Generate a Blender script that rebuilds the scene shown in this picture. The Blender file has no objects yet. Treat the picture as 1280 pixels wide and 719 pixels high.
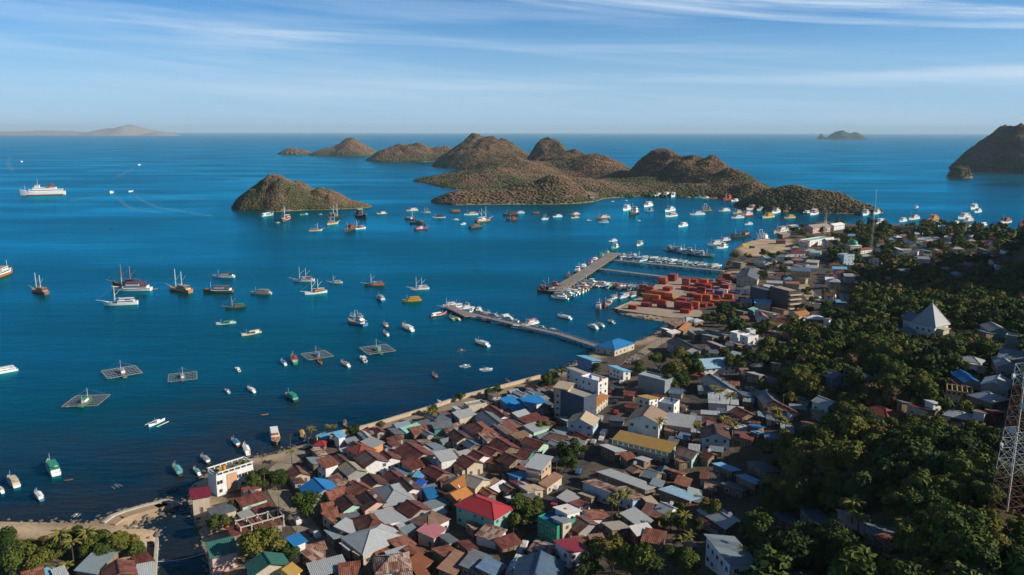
import bpy, math, random
import numpy as np
from mathutils import Vector, Matrix, Euler

R = math.radians
rng = random.Random(11)
nrg = np.random.default_rng(5)
S = bpy.context.scene
COL = S.collection

# ------------------------------------------------------------------ camera
FPX, CX, CY, CAMH = 990.0, 640.0, 359.5, 120.0
PITCH = 11.14
cam_d = bpy.data.cameras.new("camera")
cam_d.sensor_width = 36.0
cam_d.lens = 36.0 * FPX / 1280.0
cam_d.clip_start = 0.5
cam_d.clip_end = 300000.0
cam = bpy.data.objects.new("camera", cam_d)
COL.objects.link(cam)
cam.location = (0, 0, CAMH)
RM = Matrix.Rotation(R(90 - PITCH), 3, 'X') @ Matrix.Rotation(R(0.10), 3, 'Z')
cam.rotation_euler = RM.to_euler()
S.camera = cam
RMI = RM.inverted()


def ray(px, py):
    return (RM @ Vector(((px - CX) / FPX, -(py - CY) / FPX, -1.0))).normalized()


def W(px, py, z=0.0):
    d = ray(px, py)
    t = (z - CAMH) / d.z
    return Vector((d.x * t, d.y * t, z))


def proj(p):
    c = RMI @ (Vector(p) - Vector((0, 0, CAMH)))
    if c.z > -1:
        return (-9999, -9999, 1)
    return (CX + FPX * c.x / -c.z, CY - FPX * c.y / -c.z, -c.z)


# ------------------------------------------------------------------ terrain heights
COAST = [(270, 2600), (262, 719), (248, 664), (235, 633), (233, 611), (258, 589), (285, 578), (310, 571), (326, 570),
         (346, 565), (365, 558), (383, 552), (397, 547), (431, 539), (447, 536), (473, 529), (496, 522), (533, 511),
         (565, 500), (585, 494), (618, 486), (640, 480), (674, 471), (690, 468), (700, 461), (707, 458), (722, 452),
         (733, 441), (742, 437), (760, 434), (794, 427), (816, 417), (836, 403), (800, 397), (780, 393), (764, 388),
         (770, 383), (790, 376), (803, 368), (806, 362), (820, 356), (822, 350), (838, 345), (862, 346), (896, 349),
         (898, 343), (904, 338), (907, 328), (914, 320), (916, 312), (927, 304.5), (935, 301.5), (955, 300), (972, 300),
         (982, 298), (986, 294), (992, 288), (1010, 281), (1020, 278), (1053, 277.5), (1064, 281), (1100, 280),
         (1115, 281), (1185, 285), (1280, 292), (1420, 297), (1700, 300), (2400, 420), (2000, 2600)]
WEST = [(-120, 652), (0, 650), (60, 651), (115, 652), (141, 642), (169, 633), (206, 623), (219, 628), (212, 640),
        (187, 648), (165, 656), (180, 659), (203, 662), (196, 676), (194, 719), (193, 2600), (-160, 2600)]
POLYS = [np.array([W(a, b, 0.3)[:2] for a, b in P]) for P in (COAST, WEST)]


def poly_sd(P, x, y):
    """signed distance to polygon, positive inside"""
    x = np.asarray(x, float); y = np.asarray(y, float)
    best = np.full(x.shape, 1e12)
    inside = np.zeros(x.shape, bool)
    n = len(P)
    for i in range(n):
        ax, ay = P[i]; bx, by = P[(i + 1) % n]
        dx, dy = bx - ax, by - ay
        t = np.clip(((x - ax) * dx + (y - ay) * dy) / (dx * dx + dy * dy + 1e-9), 0, 1)
        best = np.minimum(best, (x - ax - t * dx) ** 2 + (y - ay - t * dy) ** 2)
        c = ((ay > y) != (by > y))
        with np.errstate(divide='ignore', invalid='ignore'):
            xi = ax + (y - ay) * dx / (dy if dy != 0 else 1e-9)
        inside ^= c & (x < xi)
    d = np.sqrt(best)
    return np.where(inside, d, -d)


# control points (pixel, pixel, height above the coastal plain)
CTL = [(300, 640, 0), (400, 600, .5), (500, 640, 1), (600, 560, .5), (560, 710, 2), (700, 600, 2), (650, 500, 0), (760, 470, .5),
       (700, 700, 4), (800, 560, 3), (850, 440, 1), (830, 640, 5), (900, 560, 5), (950, 500, 6), (900, 690, 8), (960, 620, 7),
       (1000, 560, 9), (1000, 650, 10), (1000, 710, 14), (1060, 690, 19), (1120, 650, 24), (1180, 610, 27), (1255, 645, 31),
       (1180, 700, 31), (1280, 710, 35), (1100, 570, 20), (1160, 540, 23), (1240, 560, 28), (1100, 505, 18),
       (1040, 500, 11), (1230, 505, 25), (1245, 480, 26), (1210, 465, 25), (1270, 430, 25), (1160, 412, 22),
       (1180, 440, 23), (1080, 440, 16), (1030, 430, 10), (980, 430, 7), (930, 420, 3), (960, 400, 3), (1030, 400, 5), (1100, 410, 15),
       (880, 400, .5), (850, 370, 0), (900, 345, 0), (960, 330, .5), (1000, 360, 2), (1050, 330, 2), (1100, 300, 2), (1200, 300, 2), (1280, 300, 2),
       (1150, 320, 3), (1100, 350, 4), (1250, 335, 6), (950, 300, 0), (40, 700, 0), (150, 690, 0), (1020, 295, 0), (1060, 350, 3)]
cp = [(*W(a, b, h + 2)[:2], h) for a, b, h in CTL]
cp += [(185, 520, 5), (230, 540, 4), (300, 560, 8), (348, 520, 14), (432, 462, 96), (446, 525, 112), (458, 580, 108), (470, 628, 80), (372, 560, 9), (388, 600, 8), (402, 640, 7), (420, 685, 6), (445, 740, 4), (560, 590, 95), (500, 800, 3), (700, 700, 55),
       (330, 470, 18), (600, 900, 4), (260, 330, 30), (300, 250, 42), (380, 350, 55), (260, 150, 42),
       (120, 150, 22), (0, 140, 8), (-120, 150, 0), (900, 900, 30), (400, 180, 60), (900, 500, 90)]
cp = np.array(cp, float)
sc_ = 100.0
dd = np.hypot(cp[:, None, 0] - cp[None, :, 0], cp[:, None, 1] - cp[None, :, 1]) / sc_
A_ = -dd + 0.02 * -np.eye(len(cp))
n_ = len(cp)
M_ = np.zeros((n_ + 1, n_ + 1)); M_[:n_, :n_] = A_; M_[:n_, n_] = 1; M_[n_, :n_] = 1
wts = np.linalg.solve(M_, np.r_[cp[:, 2], 0])


def hill(x, y):
    out = np.full(np.shape(x), wts[-1])
    for i in range(n_):
        out = out - wts[i] * np.hypot(x - cp[i, 0], y - cp[i, 1]) / sc_
    return np.maximum(out, 0)


def sstep(a, b, x):
    t = np.clip((x - a) / (b - a), 0, 1)
    return t * t * (3 - 2 * t)


GX0, GX1, GY0, GY1, GS = -260.0, 820.0, 80.0, 1120.0, 4.0
gx = np.arange(GX0, GX1 + .1, GS); gy = np.arange(GY0, GY1 + .1, GS)
XX, YY = np.meshgrid(gx, gy)
SD = np.maximum(poly_sd(POLYS[0], XX, YY), poly_sd(POLYS[1], XX, YY))
nz = (np.sin(XX * .13 + np.sin(YY * .09) * 2) * np.sin(YY * .11 + np.sin(XX * .07) * 2))
HG = np.where(SD > 0, sstep(0, 6, SD) * 1.7 + hill(XX, YY) * sstep(4, 50, SD) + nz * .25 * sstep(8, 30, SD),
              -np.minimum(-SD * .3 + .05, 6))


def height(x, y):
    fx = (x - GX0) / GS; fy = (y - GY0) / GS
    if fx < 0 or fy < 0 or fx >= len(gx) - 1 or fy >= len(gy) - 1:
        return -5.0
    i = int(fx); j = int(fy); a = fx - i; b = fy - j
    return ((HG[j, i] * (1 - a) + HG[j, i + 1] * a) * (1 - b) + (HG[j + 1, i] * (1 - a) + HG[j + 1, i + 1] * a) * b)


def G(px, py, dz=0.0, lo=1.2):
    """where the pixel's ray meets a surface dz above the ground (the ground counted as at least lo high)"""
    d = ray(px, py)
    hd = math.hypot(d.x, d.y)
    t = 130 / hd
    prev = t
    while t < 1500 / hd:
        x, y, z = d.x * t, d.y * t, CAMH + d.z * t
        if z <= max(height(x, y), lo) + dz:
            a, b = prev, t
            for _ in range(14):
                m = (a + b) / 2
                if CAMH + d.z * m <= max(height(d.x * m, d.y * m), lo) + dz:
                    b = m
                else:
                    a = m
            return Vector((d.x * b, d.y * b, max(height(d.x * b, d.y * b), lo)))
        prev = t
        t += 2.0 / hd
    p = W(px, py, dz + lo)
    return Vector((p.x, p.y, lo))


# ------------------------------------------------------------------ material helpers
def new_mat(name):
    m = bpy.data.materials.new(name)
    m.use_nodes = True
    nt = m.node_tree
    b = nt.nodes.get('Principled BSDF')
    return m, nt, b


def N(nt, typ, **kw):
    n = nt.nodes.new(typ)
    for k, v in kw.items():
        if k == 'inp':
            for kk, vv in v.items():
                n.inputs[kk].default_value = vv
        else:
            setattr(n, k, v)
    return n


def L_(nt, a, b):
    nt.links.new(a, b)


def rgba(c):
    return (c[0], c[1], c[2], 1.0)


def mixc(nt, fac, a, b, mode='MIX'):
    n = N(nt, 'ShaderNodeMix', data_type='RGBA', blend_type=mode)
    for sock, v in ((n.inputs[0], fac), (n.inputs[6], a), (n.inputs[7], b)):
        if hasattr(v, 'links') or hasattr(v, 'is_linked'):
            nt.links.new(v, sock)
        elif isinstance(v, (int, float)):
            sock.default_value = v
        else:
            sock.default_value = rgba(v)
    return n.outputs[2]


def math_(nt, op, a, b=None, c=None, clamp=False):
    n = N(nt, 'ShaderNodeMath', operation=op, use_clamp=clamp)
    for i, v in enumerate((a, b, c)):
        if v is None:
            continue
        if isinstance(v, (int, float)):
            n.inputs[i].default_value = v
        else:
            nt.links.new(v, n.inputs[i])
    return n.outputs[0]


def ramp(nt, fac, stops):
    n = N(nt, 'ShaderNodeValToRGB')
    e = n.color_ramp.elements
    while len(e) < len(stops):
        e.new(0.5)
    for i, (p, c) in enumerate(stops):
        e[i].position = p
        e[i].color = rgba(c) if not isinstance(c, (int, float)) else (c, c, c, 1)
    nt.links.new(fac, n.inputs[0])
    return n.outputs[0]


def obj_vec(nt, jitter=True):
    tc = N(nt, 'ShaderNodeTexCoord')
    if not jitter:
        return tc.outputs['Object']
    oi = N(nt, 'ShaderNodeObjectInfo')
    mu = N(nt, 'ShaderNodeVectorMath', operation='SCALE')
    mu.inputs[0].default_value = (31.0, 17.0, 0.0)
    nt.links.new(oi.outputs['Random'], mu.inputs[3])
    ad = N(nt, 'ShaderNodeVectorMath', operation='ADD')
    nt.links.new(tc.outputs['Object'], ad.inputs[0]); nt.links.new(mu.outputs[0], ad.inputs[1])
    return ad.outputs[0]


def noise(nt, vec, scale, detail=4, rough=.55, out='Fac'):
    n = N(nt, 'ShaderNodeTexNoise', inp={'Scale': scale, 'Detail': detail, 'Roughness': rough})
    if vec is not None:
        nt.links.new(vec, n.inputs['Vector'])
    return n.outputs[out]


ROOF = {  # colour, second colour, amount of patching, words
    'rust': ((.155, .050, .028), (.24, .115, .075), .7, 'rusty brown'),
    'orust': ((.22, .08, .032), (.15, .055, .03), .6, 'orange rust'),
    'maroon': ((.110, .028, .022), (.17, .066, .048), .6, 'dark maroon'),
    'darkrust': ((.066, .028, .022), (.16, .075, .05), .65, 'dark brown'),
    'rustsand': ((.27, .165, .11), (.16, .07, .045), .7, 'faded tan rusted'),
    'mottled': ((.15, .06, .04), (.33, .27, .22), .9, 'mottled rust and grey'),
    'striped': ((.17, .15, .14), (.15, .055, .035), 1.0, 'striped rust and grey'),
    'grey': ((.30, .31, .32), (.22, .21, .2), .4, 'grey metal'),
    'lgrey': ((.36, .405, .435), (.25, .24, .225), .6, 'pale grey'),
    'sgrey': ((.17, .235, .275), (.135, .14, .14), .5, 'blue grey'),
    'slate': ((.105, .125, .15), (.15, .16, .17), .4, 'dark slate grey'),
    'slateblue': ((.075, .14, .22), (.12, .17, .22), .35, 'slate blue'),
    'darkslate': ((.055, .06, .07), (.09, .085, .08), .4, 'charcoal grey'),
    'slateteal': ((.05, .10, .115), (.09, .12, .12), .4, 'dark teal grey'),
    'white': ((.66, .67, .68), (.5, .49, .47), .3, 'white'),
    'sand': ((.40, .32, .22), (.30, .25, .19), .4, 'sand coloured'),
    'sandgrey': ((.33, .30, .265), (.25, .22, .19), .4, 'warm grey'),
    'brown': ((.17, .105, .075), (.24, .16, .12), .4, 'mid brown'),
    'pink': ((.31, .12, .14), (.24, .10, .10), .25, 'dusty pink'),
    'pinkrust': ((.32, .15, .12), (.22, .10, .08), .4, 'pinkish rust'),
    'crimson': ((.175, .016, .035), (.13, .014, .03), .25, 'crimson'),
    'red': ((.30, .026, .035), (.24, .025, .03), .2, 'bright red'),
    'redrust': ((.23, .055, .035), (.16, .05, .035), .4, 'brick red'),
    'teal': ((.032, .13, .105), (.05, .15, .12), .25, 'sea green'),
    'mint': ((.22, .45, .38), (.3, .42, .36), .3, 'mint green'),
    'blue': ((.012, .17, .42), (.02, .21, .46), .25, 'bright blue'),
    'skyblue': ((.10, .33, .53), (.2, .38, .5), .35, 'sky blue'),
    'ublue': ((.02, .09, .45), (.03, .12, .4), .2, 'deep blue'),
    'paleblue': ((.24, .42, .55), (.34, .44, .5), .35, 'pale blue'),
    'ochre': ((.36, .225, .06), (.30, .19, .06), .3, 'ochre yellow'),
    'orange': ((.44, .18, .045), (.30, .13, .05), .6, 'orange thatched'),
    'tan': ((.35, .245, .17), (.27, .18, .13), .35, 'tan tiled'),
    'greyyellow': ((.22, .25, .26), (.36, .24, .06), .8, 'grey and yellow'),
}
WALL = {
    'white': ((.72, .72, .70), 'white'), 'cream': ((.52, .45, .34), 'cream'), 'pink': ((.66, .42, .36), 'pink'),
    'mint': ((.36, .58, .47), 'mint green'), 'blue': ((.14, .26, .42), 'blue'), 'grey': ((.32, .31, .30), 'grey'),
    'wood': ((.17, .115, .075), 'brown timber'), 'orange': ((.55, .27, .10), 'orange'), 'yellow': ((.65, .5, .16), 'yellow'),
    'teal': ((.08, .30, .28), 'teal'), 'green': ((.02, .27, .16), 'emerald green'), 'paleblue': ((.38, .52, .62), 'pale blue'),
    'tan': ((.48, .34, .22), 'tan'), 'red': ((.36, .06, .05), 'red'), 'darkslate': ((.07, .085, .11), 'dark grey'),
    'darkbrown': ((.085, .07, .065), 'dark brown'), 'sgrey': ((.22, .27, .29), 'blue grey'), 'slateblue': ((.06, .085, .13), 'slate blue'),
    'seagreen': ((.19, .46, .38), 'sea green'), 'concrete': ((.40, .38, .35), 'bare concrete'),
}
_rm, _wm, _pm = {}, {}, {}


def roof_mat(k):
    if k in _rm:
        return _rm[k]
    c1, c2, amt, _ = ROOF[k]
    m, nt, b = new_mat('roof ' + k)
    v = obj_vec(nt)
    sp = N(nt, 'ShaderNodeSeparateXYZ'); L_(nt, v, sp.inputs[0])
    px = math_(nt, 'FLOOR', math_(nt, 'DIVIDE', sp.outputs[0], .85))
    py = math_(nt, 'FLOOR', math_(nt, 'DIVIDE', sp.outputs[1], 2.3))
    cb = N(nt, 'ShaderNodeCombineXYZ'); L_(nt, px, cb.inputs[0])
    if k != 'striped':
        L_(nt, py, cb.inputs[1])
    wn = N(nt, 'ShaderNodeTexWhiteNoise', noise_dimensions='3D'); L_(nt, cb.outputs[0], wn.inputs[0])
    st = N(nt, 'ShaderNodeVectorMath', operation='MULTIPLY'); st.inputs[1].default_value = (2.2, .45, 1)
    L_(nt, v, st.inputs[0])
    n1 = noise(nt, st.outputs[0], .8, 5, .65)
    n2 = noise(nt, v, .33, 3)
    f = math_(nt, 'ADD', math_(nt, 'MULTIPLY', n1, .75), math_(nt, 'MULTIPLY', wn.outputs[0], .5 if amt > .3 else .12))
    f = math_(nt, 'ADD', f, math_(nt, 'MULTIPLY', n2, .35))
    lo, hi = (.62, 1.0) if k != 'striped' else (.70, .80)
    mr = N(nt, 'ShaderNodeMapRange', inp={1: lo, 2: hi, 3: 0.0, 4: amt}); mr.clamp = True
    L_(nt, f, mr.inputs[0])
    col = mixc(nt, mr.outputs[0], c1, c2)
    mv = N(nt, 'ShaderNodeMapRange', inp={1: .0, 2: 1.0, 3: 1 - .35 * amt, 4: 1 + .35 * amt})
    L_(nt, math_(nt, 'ADD', math_(nt, 'MULTIPLY', wn.outputs[0], .6), math_(nt, 'MULTIPLY', n2, .4)), mv.inputs[0])
    oi = N(nt, 'ShaderNodeObjectInfo')
    ob = N(nt, 'ShaderNodeMapRange', inp={1: 0, 2: 1, 3: .8, 4: 1.2}); L_(nt, oi.outputs['Random'], ob.inputs[0])
    tot = math_(nt, 'MULTIPLY', mv.outputs[0], ob.outputs[0])
    sc = N(nt, 'ShaderNodeVectorMath', operation='SCALE'); L_(nt, col, sc.inputs[0]); L_(nt, tot, sc.inputs[3])
    L_(nt, sc.outputs[0], b.inputs['Base Color'])
    b.inputs['Roughness'].default_value = .62
    b.inputs['Specular IOR Level'].default_value = .35
    bm_ = N(nt, 'ShaderNodeBump', inp={'Strength': .5, 'Distance': .06})
    sx = math_(nt, 'SINE', math_(nt, 'MULTIPLY', sp.outputs[0], 12.5))
    L_(nt, math_(nt, 'ADD', sx, math_(nt, 'MULTIPLY', wn.outputs[0], 1.5)), bm_.inputs['Height'])
    L_(nt, bm_.outputs[0], b.inputs['Normal'])
    _rm[k] = m
    return m


def wall_mat(k):
    if k in _wm:
        return _wm[k]
    c, _ = WALL[k]
    m, nt, b = new_mat('wall ' + k)
    v = obj_vec(nt)
    st = N(nt, 'ShaderNodeVectorMath', operation='MULTIPLY'); st.inputs[1].default_value = (1.4, 1.4, .4)
    L_(nt, v, st.inputs[0])
    n1 = noise(nt, st.outputs[0], .9, 6, .65)
    f = ramp(nt, n1, [(.35, 0.0), (.75, 1.0)])
    dirt = tuple(x * .6 + y * .1 for x, y in zip(c, (.25, .2, .15)))
    col = mixc(nt, math_(nt, 'MULTIPLY', f, .75), c, dirt)
    if k == 'wood':
        sp = N(nt, 'ShaderNodeSeparateXYZ'); L_(nt, v, sp.inputs[0])
        wn = N(nt, 'ShaderNodeTexWhiteNoise', noise_dimensions='1D')
        L_(nt, math_(nt, 'FLOOR', math_(nt, 'MULTIPLY', math_(nt, 'ADD', sp.outputs[0], sp.outputs[1]), 1.3)), wn.inputs['W'])
        col = mixc(nt, math_(nt, 'MULTIPLY', wn.outputs[0], .5), col, (.3, .25, .2))
    L_(nt, col, b.inputs['Base Color'])
    b.inputs['Roughness'].default_value = .85
    b.inputs['Specular IOR Level'].default_value = .2
    _wm[k] = m
    return m


def plain(name, c, rough=.6, spec=.3, var=.25, scale=1.0, metal=0.0):
    if name in _pm:
        return _pm[name]
    m, nt, b = new_mat(name)
    v = obj_vec(nt)
    n1 = noise(nt, v, scale, 5, .6)
    col = mixc(nt, math_(nt, 'MULTIPLY', ramp(nt, n1, [(.3, 0.0), (.75, 1.0)]), var * 2, clamp=True), c, tuple(x * .55 for x in c))
    L_(nt, col, b.inputs['Base Color'])
    b.inputs['Roughness'].default_value = rough
    b.inputs['Specular IOR Level'].default_value = spec
    b.inputs['Metallic'].default_value = metal
    _pm[name] = m
    return m


GLASS = plain('window glass', (.02, .03, .04), .15, .5, .1)
FRAME = plain('window frame', (.55, .53, .5), .6)
CONC = plain('concrete', (.36, .33, .29), .9, .15, .4, .35)
CONC2 = plain('pale concrete', (.50, .46, .39), .9, .15, .35, .5)
STEEL = plain('painted steel white', (.6, .6, .6), .5)
STEELR = plain('painted steel red', (.27, .13, .10), .5)
BARK = plain('bark', (.09, .068, .05), .9, .1, .4, 2)
WOODD = plain('weathered timber', (.16, .12, .09), .85, .15, .4, 1.5)
BAMBOO = plain('bamboo', (.30, .27, .22), .8, .2, .3, 1.5)
TYRE = plain('tyre rubber', (.015, .015, .016), .8)


# ------------------------------------------------------------------ mesh helpers
class MB:
    def __init__(s):
        s.v = []; s.f = []; s.m = []

    def add(s, vs, fs, mi=0):
        o = len(s.v)
        s.v += [tuple(p) for p in vs]
        for f in fs:
            s.f.append([i + o for i in f]); s.m.append(mi)
        return s

    def box(s, cx, cy, cz, sx, sy, sz, mi=0, a=0.0):
        c, n = math.cos(a), math.sin(a)
        vs = []
        for dz in (-.5, .5):
            for dx, dy in ((-.5, -.5), (.5, -.5), (.5, .5), (-.5, .5)):
                x, y = dx * sx, dy * sy
                vs.append((cx + x * c - y * n, cy + x * n + y * c, cz + dz * sz))
        return s.add(vs, [(0, 3, 2, 1), (4, 5, 6, 7), (0, 1, 5, 4), (1, 2, 6, 5), (2, 3, 7, 6), (3, 0, 4, 7)], mi)

    def tube(s, p, q, r, r2=None, n=6, mi=0):
        p = Vector(p); q = Vector(q); r2 = r if r2 is None else r2
        d = (q - p).normalized()
        u = d.orthogonal().normalized(); w = d.cross(u)
        vs = []
        for c, rr in ((p, r), (q, r2)):
            for i in range(n):
                a = 2 * math.pi * i / n
                vs.append(c + u * (rr * math.cos(a)) + w * (rr * math.sin(a)))
        fs = [(i, (i + 1) % n, n + (i + 1) % n, n + i) for i in range(n)]
        fs += [tuple(range(n - 1, -1, -1)), tuple(range(n, 2 * n))]
        return s.add(vs, fs, mi)

    def extrude(s, poly, x0, x1, mi=0):
        """poly in (y,z), extruded along x"""
        n = len(poly)
        vs = [(x0, y, z) for y, z in poly] + [(x1, y, z) for y, z in poly]
        fs = [(i, n + i, n + (i + 1) % n, (i + 1) % n) for i in range(n)]
        fs += [tuple(range(n)), tuple(range(2 * n - 1, n - 1, -1))]
        return s.add(vs, fs, mi)

    def mesh(s, name, mats, smooth=False):
        me = bpy.data.meshes.new(name)
        me.from_pydata(s.v, [], s.f)
        for m in mats:
            me.materials.append(m)
        if len(mats) > 1:
            me.polygons.foreach_set('material_index', s.m)
        if smooth:
            me.polygons.foreach_set('use_smooth', [True] * len(s.f))
        me.update()
        return me

    def obj(s, name, mats, parent=None, smooth=False):
        return put(name, s.mesh(name, mats if isinstance(mats, (list, tuple)) else [mats], smooth), parent)


def put(name, data, parent=None, loc=None, rz=None, scale=None):
    o = bpy.data.objects.new(name, data)
    COL.objects.link(o)
    if parent is not None:
        o.parent = parent
    if loc is not None:
        o.location = loc
    if rz is not None:
        o.rotation_euler = (0, 0, rz)
    if scale is not None:
        o.scale = (scale, scale, scale) if isinstance(scale, (int, float)) else scale
    return o


def np_mesh(name, V, F, mats, attr=None, smooth=False):
    """V (n,3); F (m,k) index array"""
    me = bpy.data.meshes.new(name)
    k = F.shape[1]
    me.vertices.add(len(V)); me.vertices.foreach_set('co', np.asarray(V, np.float32).ravel())
    me.loops.add(F.size); me.loops.foreach_set('vertex_index', F.astype(np.int32).ravel())
    me.polygons.add(len(F))
    me.polygons.foreach_set('loop_start', np.arange(0, F.size, k, dtype=np.int32))
    me.polygons.foreach_set('loop_total', np.full(len(F), k, np.int32))
    if smooth:
        me.polygons.foreach_set('use_smooth', np.ones(len(F), bool))
    for m in mats:
        me.materials.append(m)
    if attr:
        for an, av in attr.items():
            at = me.attributes.new(an, 'FLOAT', 'POINT')
            at.data.foreach_set('value', np.asarray(av, np.float32))
    me.update(); me.validate()
    return me


def struct(o, kind='structure', label=None):
    o['kind'] = kind
    if label:
        o['label'] = label
    return o


THINGS = []   # every countable thing, for labelling at the end


def reg(o, cat, bases, group=None, land=None, fixed=None, h=0.0, big=1.0):
    o['category'] = cat
    if group:
        o['group'] = group
    THINGS.append(dict(o=o, cat=cat, bases=bases if isinstance(bases, list) else [bases], land=land, fixed=fixed, h=h, big=big))
    return o
# ------------------------------------------------------------------ light, sky, air
SUN_EL, SUN_AZ = 27.0, 101.0      # azimuth clockwise from the viewing direction (+Y)
sd = Vector((math.cos(R(SUN_EL)) * math.sin(R(SUN_AZ)), math.cos(R(SUN_EL)) * math.cos(R(SUN_AZ)), math.sin(R(SUN_EL))))
sl = bpy.data.lights.new("sun", 'SUN')
sl.energy = 5.0
sl.angle = R(0.5)
sl.color = (1.0, .89, .75)
so = bpy.data.objects.new("sun", sl)
COL.objects.link(so)
so.rotation_euler = (-sd).to_track_quat('-Z', 'Y').to_euler()
so.location = (0, 0, 500)

wd = bpy.data.worlds.new("World")
S.world = wd
wd.use_nodes = True
nt = wd.node_tree
bg = nt.nodes.get('Background') or nt.nodes.new('ShaderNodeBackground')
sky = N(nt, 'ShaderNodeTexSky', sky_type='NISHITA')
sky.sun_disc = False
sky.sun_elevation = R(SUN_EL)
sky.sun_rotation = R(SUN_AZ)
sky.altitude = 100
sky.air_density = 1.0
sky.dust_density = 0.35
sky.ozone_density = 3.0
tc = N(nt, 'ShaderNodeTexCoord')
sp = N(nt, 'ShaderNodeSeparateXYZ'); L_(nt, tc.outputs['Generated'], sp.inputs[0])
az = math_(nt, 'ARCTAN2', sp.outputs[0], sp.outputs[1])
el = sp.outputs[2]


def cloud_layer(slope, su, sv, scale, lo, hi, off):
    v = math_(nt, 'ADD', el, math_(nt, 'MULTIPLY', az, slope))
    cb = N(nt, 'ShaderNodeCombineXYZ', inp={2: off})
    L_(nt, math_(nt, 'MULTIPLY', az, su), cb.inputs[0]); L_(nt, math_(nt, 'MULTIPLY', v, sv), cb.inputs[1])
    n = N(nt, 'ShaderNodeTexNoise', inp={'Scale': scale, 'Detail': 7, 'Roughness': .56, 'Distortion': .35})
    L_(nt, cb.outputs[0], n.inputs['Vector'])
    mr = N(nt, 'ShaderNodeMapRange', inp={1: lo, 2: hi, 3: 0, 4: 1}); mr.interpolation_type = 'SMOOTHSTEP'
    L_(nt, n.outputs['Fac'], mr.inputs[0])
    return mr.outputs[0], v


def band(x, c, w):
    """soft bump of half-width w centred on c"""
    return math_(nt, 'SUBTRACT', 1.0, math_(nt, 'MULTIPLY', math_(nt, 'ABSOLUTE', math_(nt, 'SUBTRACT', x, c)), 1.0 / w), clamp=True)


c1, v1 = cloud_layer(.035, 1.5, 31, 1.0, .42, .80, 3.1)        # long thin veils
c2, v2 = cloud_layer(.10, 2.6, 60, 1.0, .46, .74, 8.4)         # finer streaks, falling to the right
b1 = band(v1, .085, .075)
b2 = band(v2, .178, .035)
b3 = band(el, .0, .06)
veil = math_(nt, 'MULTIPLY', c1, math_(nt, 'ADD', math_(nt, 'MULTIPLY', b1, .95), .08))
strk = math_(nt, 'MULTIPLY', c2, math_(nt, 'ADD', math_(nt, 'MULTIPLY', b2, .95), .14))
cl = math_(nt, 'ADD', veil, strk, clamp=True)
gm = N(nt, 'ShaderNodeGamma', inp={1: 1.0}); L_(nt, sky.outputs[0], gm.inputs[0])
tint = mixc(nt, 1.0, gm.outputs[0], (.46, .91, 1.38), 'MULTIPLY')
zen = N(nt, 'ShaderNodeMapRange', inp={1: .14, 2: .7, 3: 1.0, 4: .22}); L_(nt, el, zen.inputs[0])
zs = N(nt, 'ShaderNodeVectorMath', operation='SCALE'); L_(nt, tint, zs.inputs[0]); L_(nt, zen.outputs[0], zs.inputs[3])
tint = zs.outputs[0]
hzn = N(nt, 'ShaderNodeMapRange', inp={1: .0, 2: .13, 3: .82, 4: .0}); L_(nt, el, hzn.inputs[0])
tint = mixc(nt, hzn.outputs[0], tint, (5.2, 7.6, 10.9))
ccol = mixc(nt, cl, tint, (7.6, 9.0, 10.6))
L_(nt, ccol, bg.inputs['Color'])
bg.inputs['Strength'].default_value = 0.072

S.view_settings.view_transform = 'Standard'
S.view_settings.look = 'None'
S.view_settings.exposure = 0.34
S.view_settings.gamma = 1.0
S.render.resolution_x = 1024; S.render.resolution_y = 575
S.render.engine = 'CYCLES'
S.cycles.max_bounces = 5
S.cycles.diffuse_bounces = 2
S.cycles.glossy_bounces = 2
S.cycles.transmission_bounces = 2
S.cycles.volume_bounces = 0
S.cycles.use_adaptive_sampling = True
S.cycles.adaptive_threshold = 0.015
S.cycles.sample_clamp_indirect = 4.0


# ------------------------------------------------------------------ noise in numpy
def _h(i, j, s):
    n = (i * 374761393 + j * 668265263 + s * 974634777) & 0x7fffffff
    n = ((n ^ (n >> 13)) * 1274126177) & 0x7fffffff
    return ((n ^ (n >> 16)) & 0xffff) / 65535.0


def vnoise(x, y, s=0):
    xi = np.floor(x).astype(np.int64); yi = np.floor(y).astype(np.int64)
    a = x - xi; b = y - yi
    a = a * a * (3 - 2 * a); b = b * b * (3 - 2 * b)
    return (_h(xi, yi, s) * (1 - a) + _h(xi + 1, yi, s) * a) * (1 - b) + (_h(xi, yi + 1, s) * (1 - a) + _h(xi + 1, yi + 1, s) * a) * b


def fbm(x, y, s=0, o=4):
    t = 0; a = .5
    for k in range(o):
        t = t + a * vnoise(x * 2 ** k, y * 2 ** k, s + k); a *= .5
    return t


# ------------------------------------------------------------------ sea
def nonuni(core, far):
    neg = [-f for f in far[::-1]]
    return np.array(neg + list(core) + list(far))


FAR = [1600, 2400, 4000, 8000, 16000, 32000, 64000]
xs = nonuni(np.arange(-560, 1000.1, 10), FAR); ys = nonuni(np.arange(-200, 1300.1, 10), FAR)
X2, Y2 = np.meshgrid(xs, ys)
sdw = np.maximum(poly_sd(POLYS[0], X2, Y2), poly_sd(POLYS[1], X2, Y2))
shal = np.clip(1 + sdw / 105.0, 0, 1)
shal = np.where((Y2 < 420), shal, shal * .45)
V = np.c_[X2.ravel(), Y2.ravel(), np.zeros(X2.size)]
nx_ = len(xs)
ii = np.arange(len(ys) - 1)[:, None] * nx_ + np.arange(nx_ - 1)[None, :]
F = np.stack([ii, ii + 1, ii + 1 + nx_, ii + nx_], -1).reshape(-1, 4)
wm, nt, b = new_mat('sea water')
tcw = N(nt, 'ShaderNodeTexCoord')
ov = tcw.outputs['Object']
at = N(nt, 'ShaderNodeAttribute', attribute_name='shallow')
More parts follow.
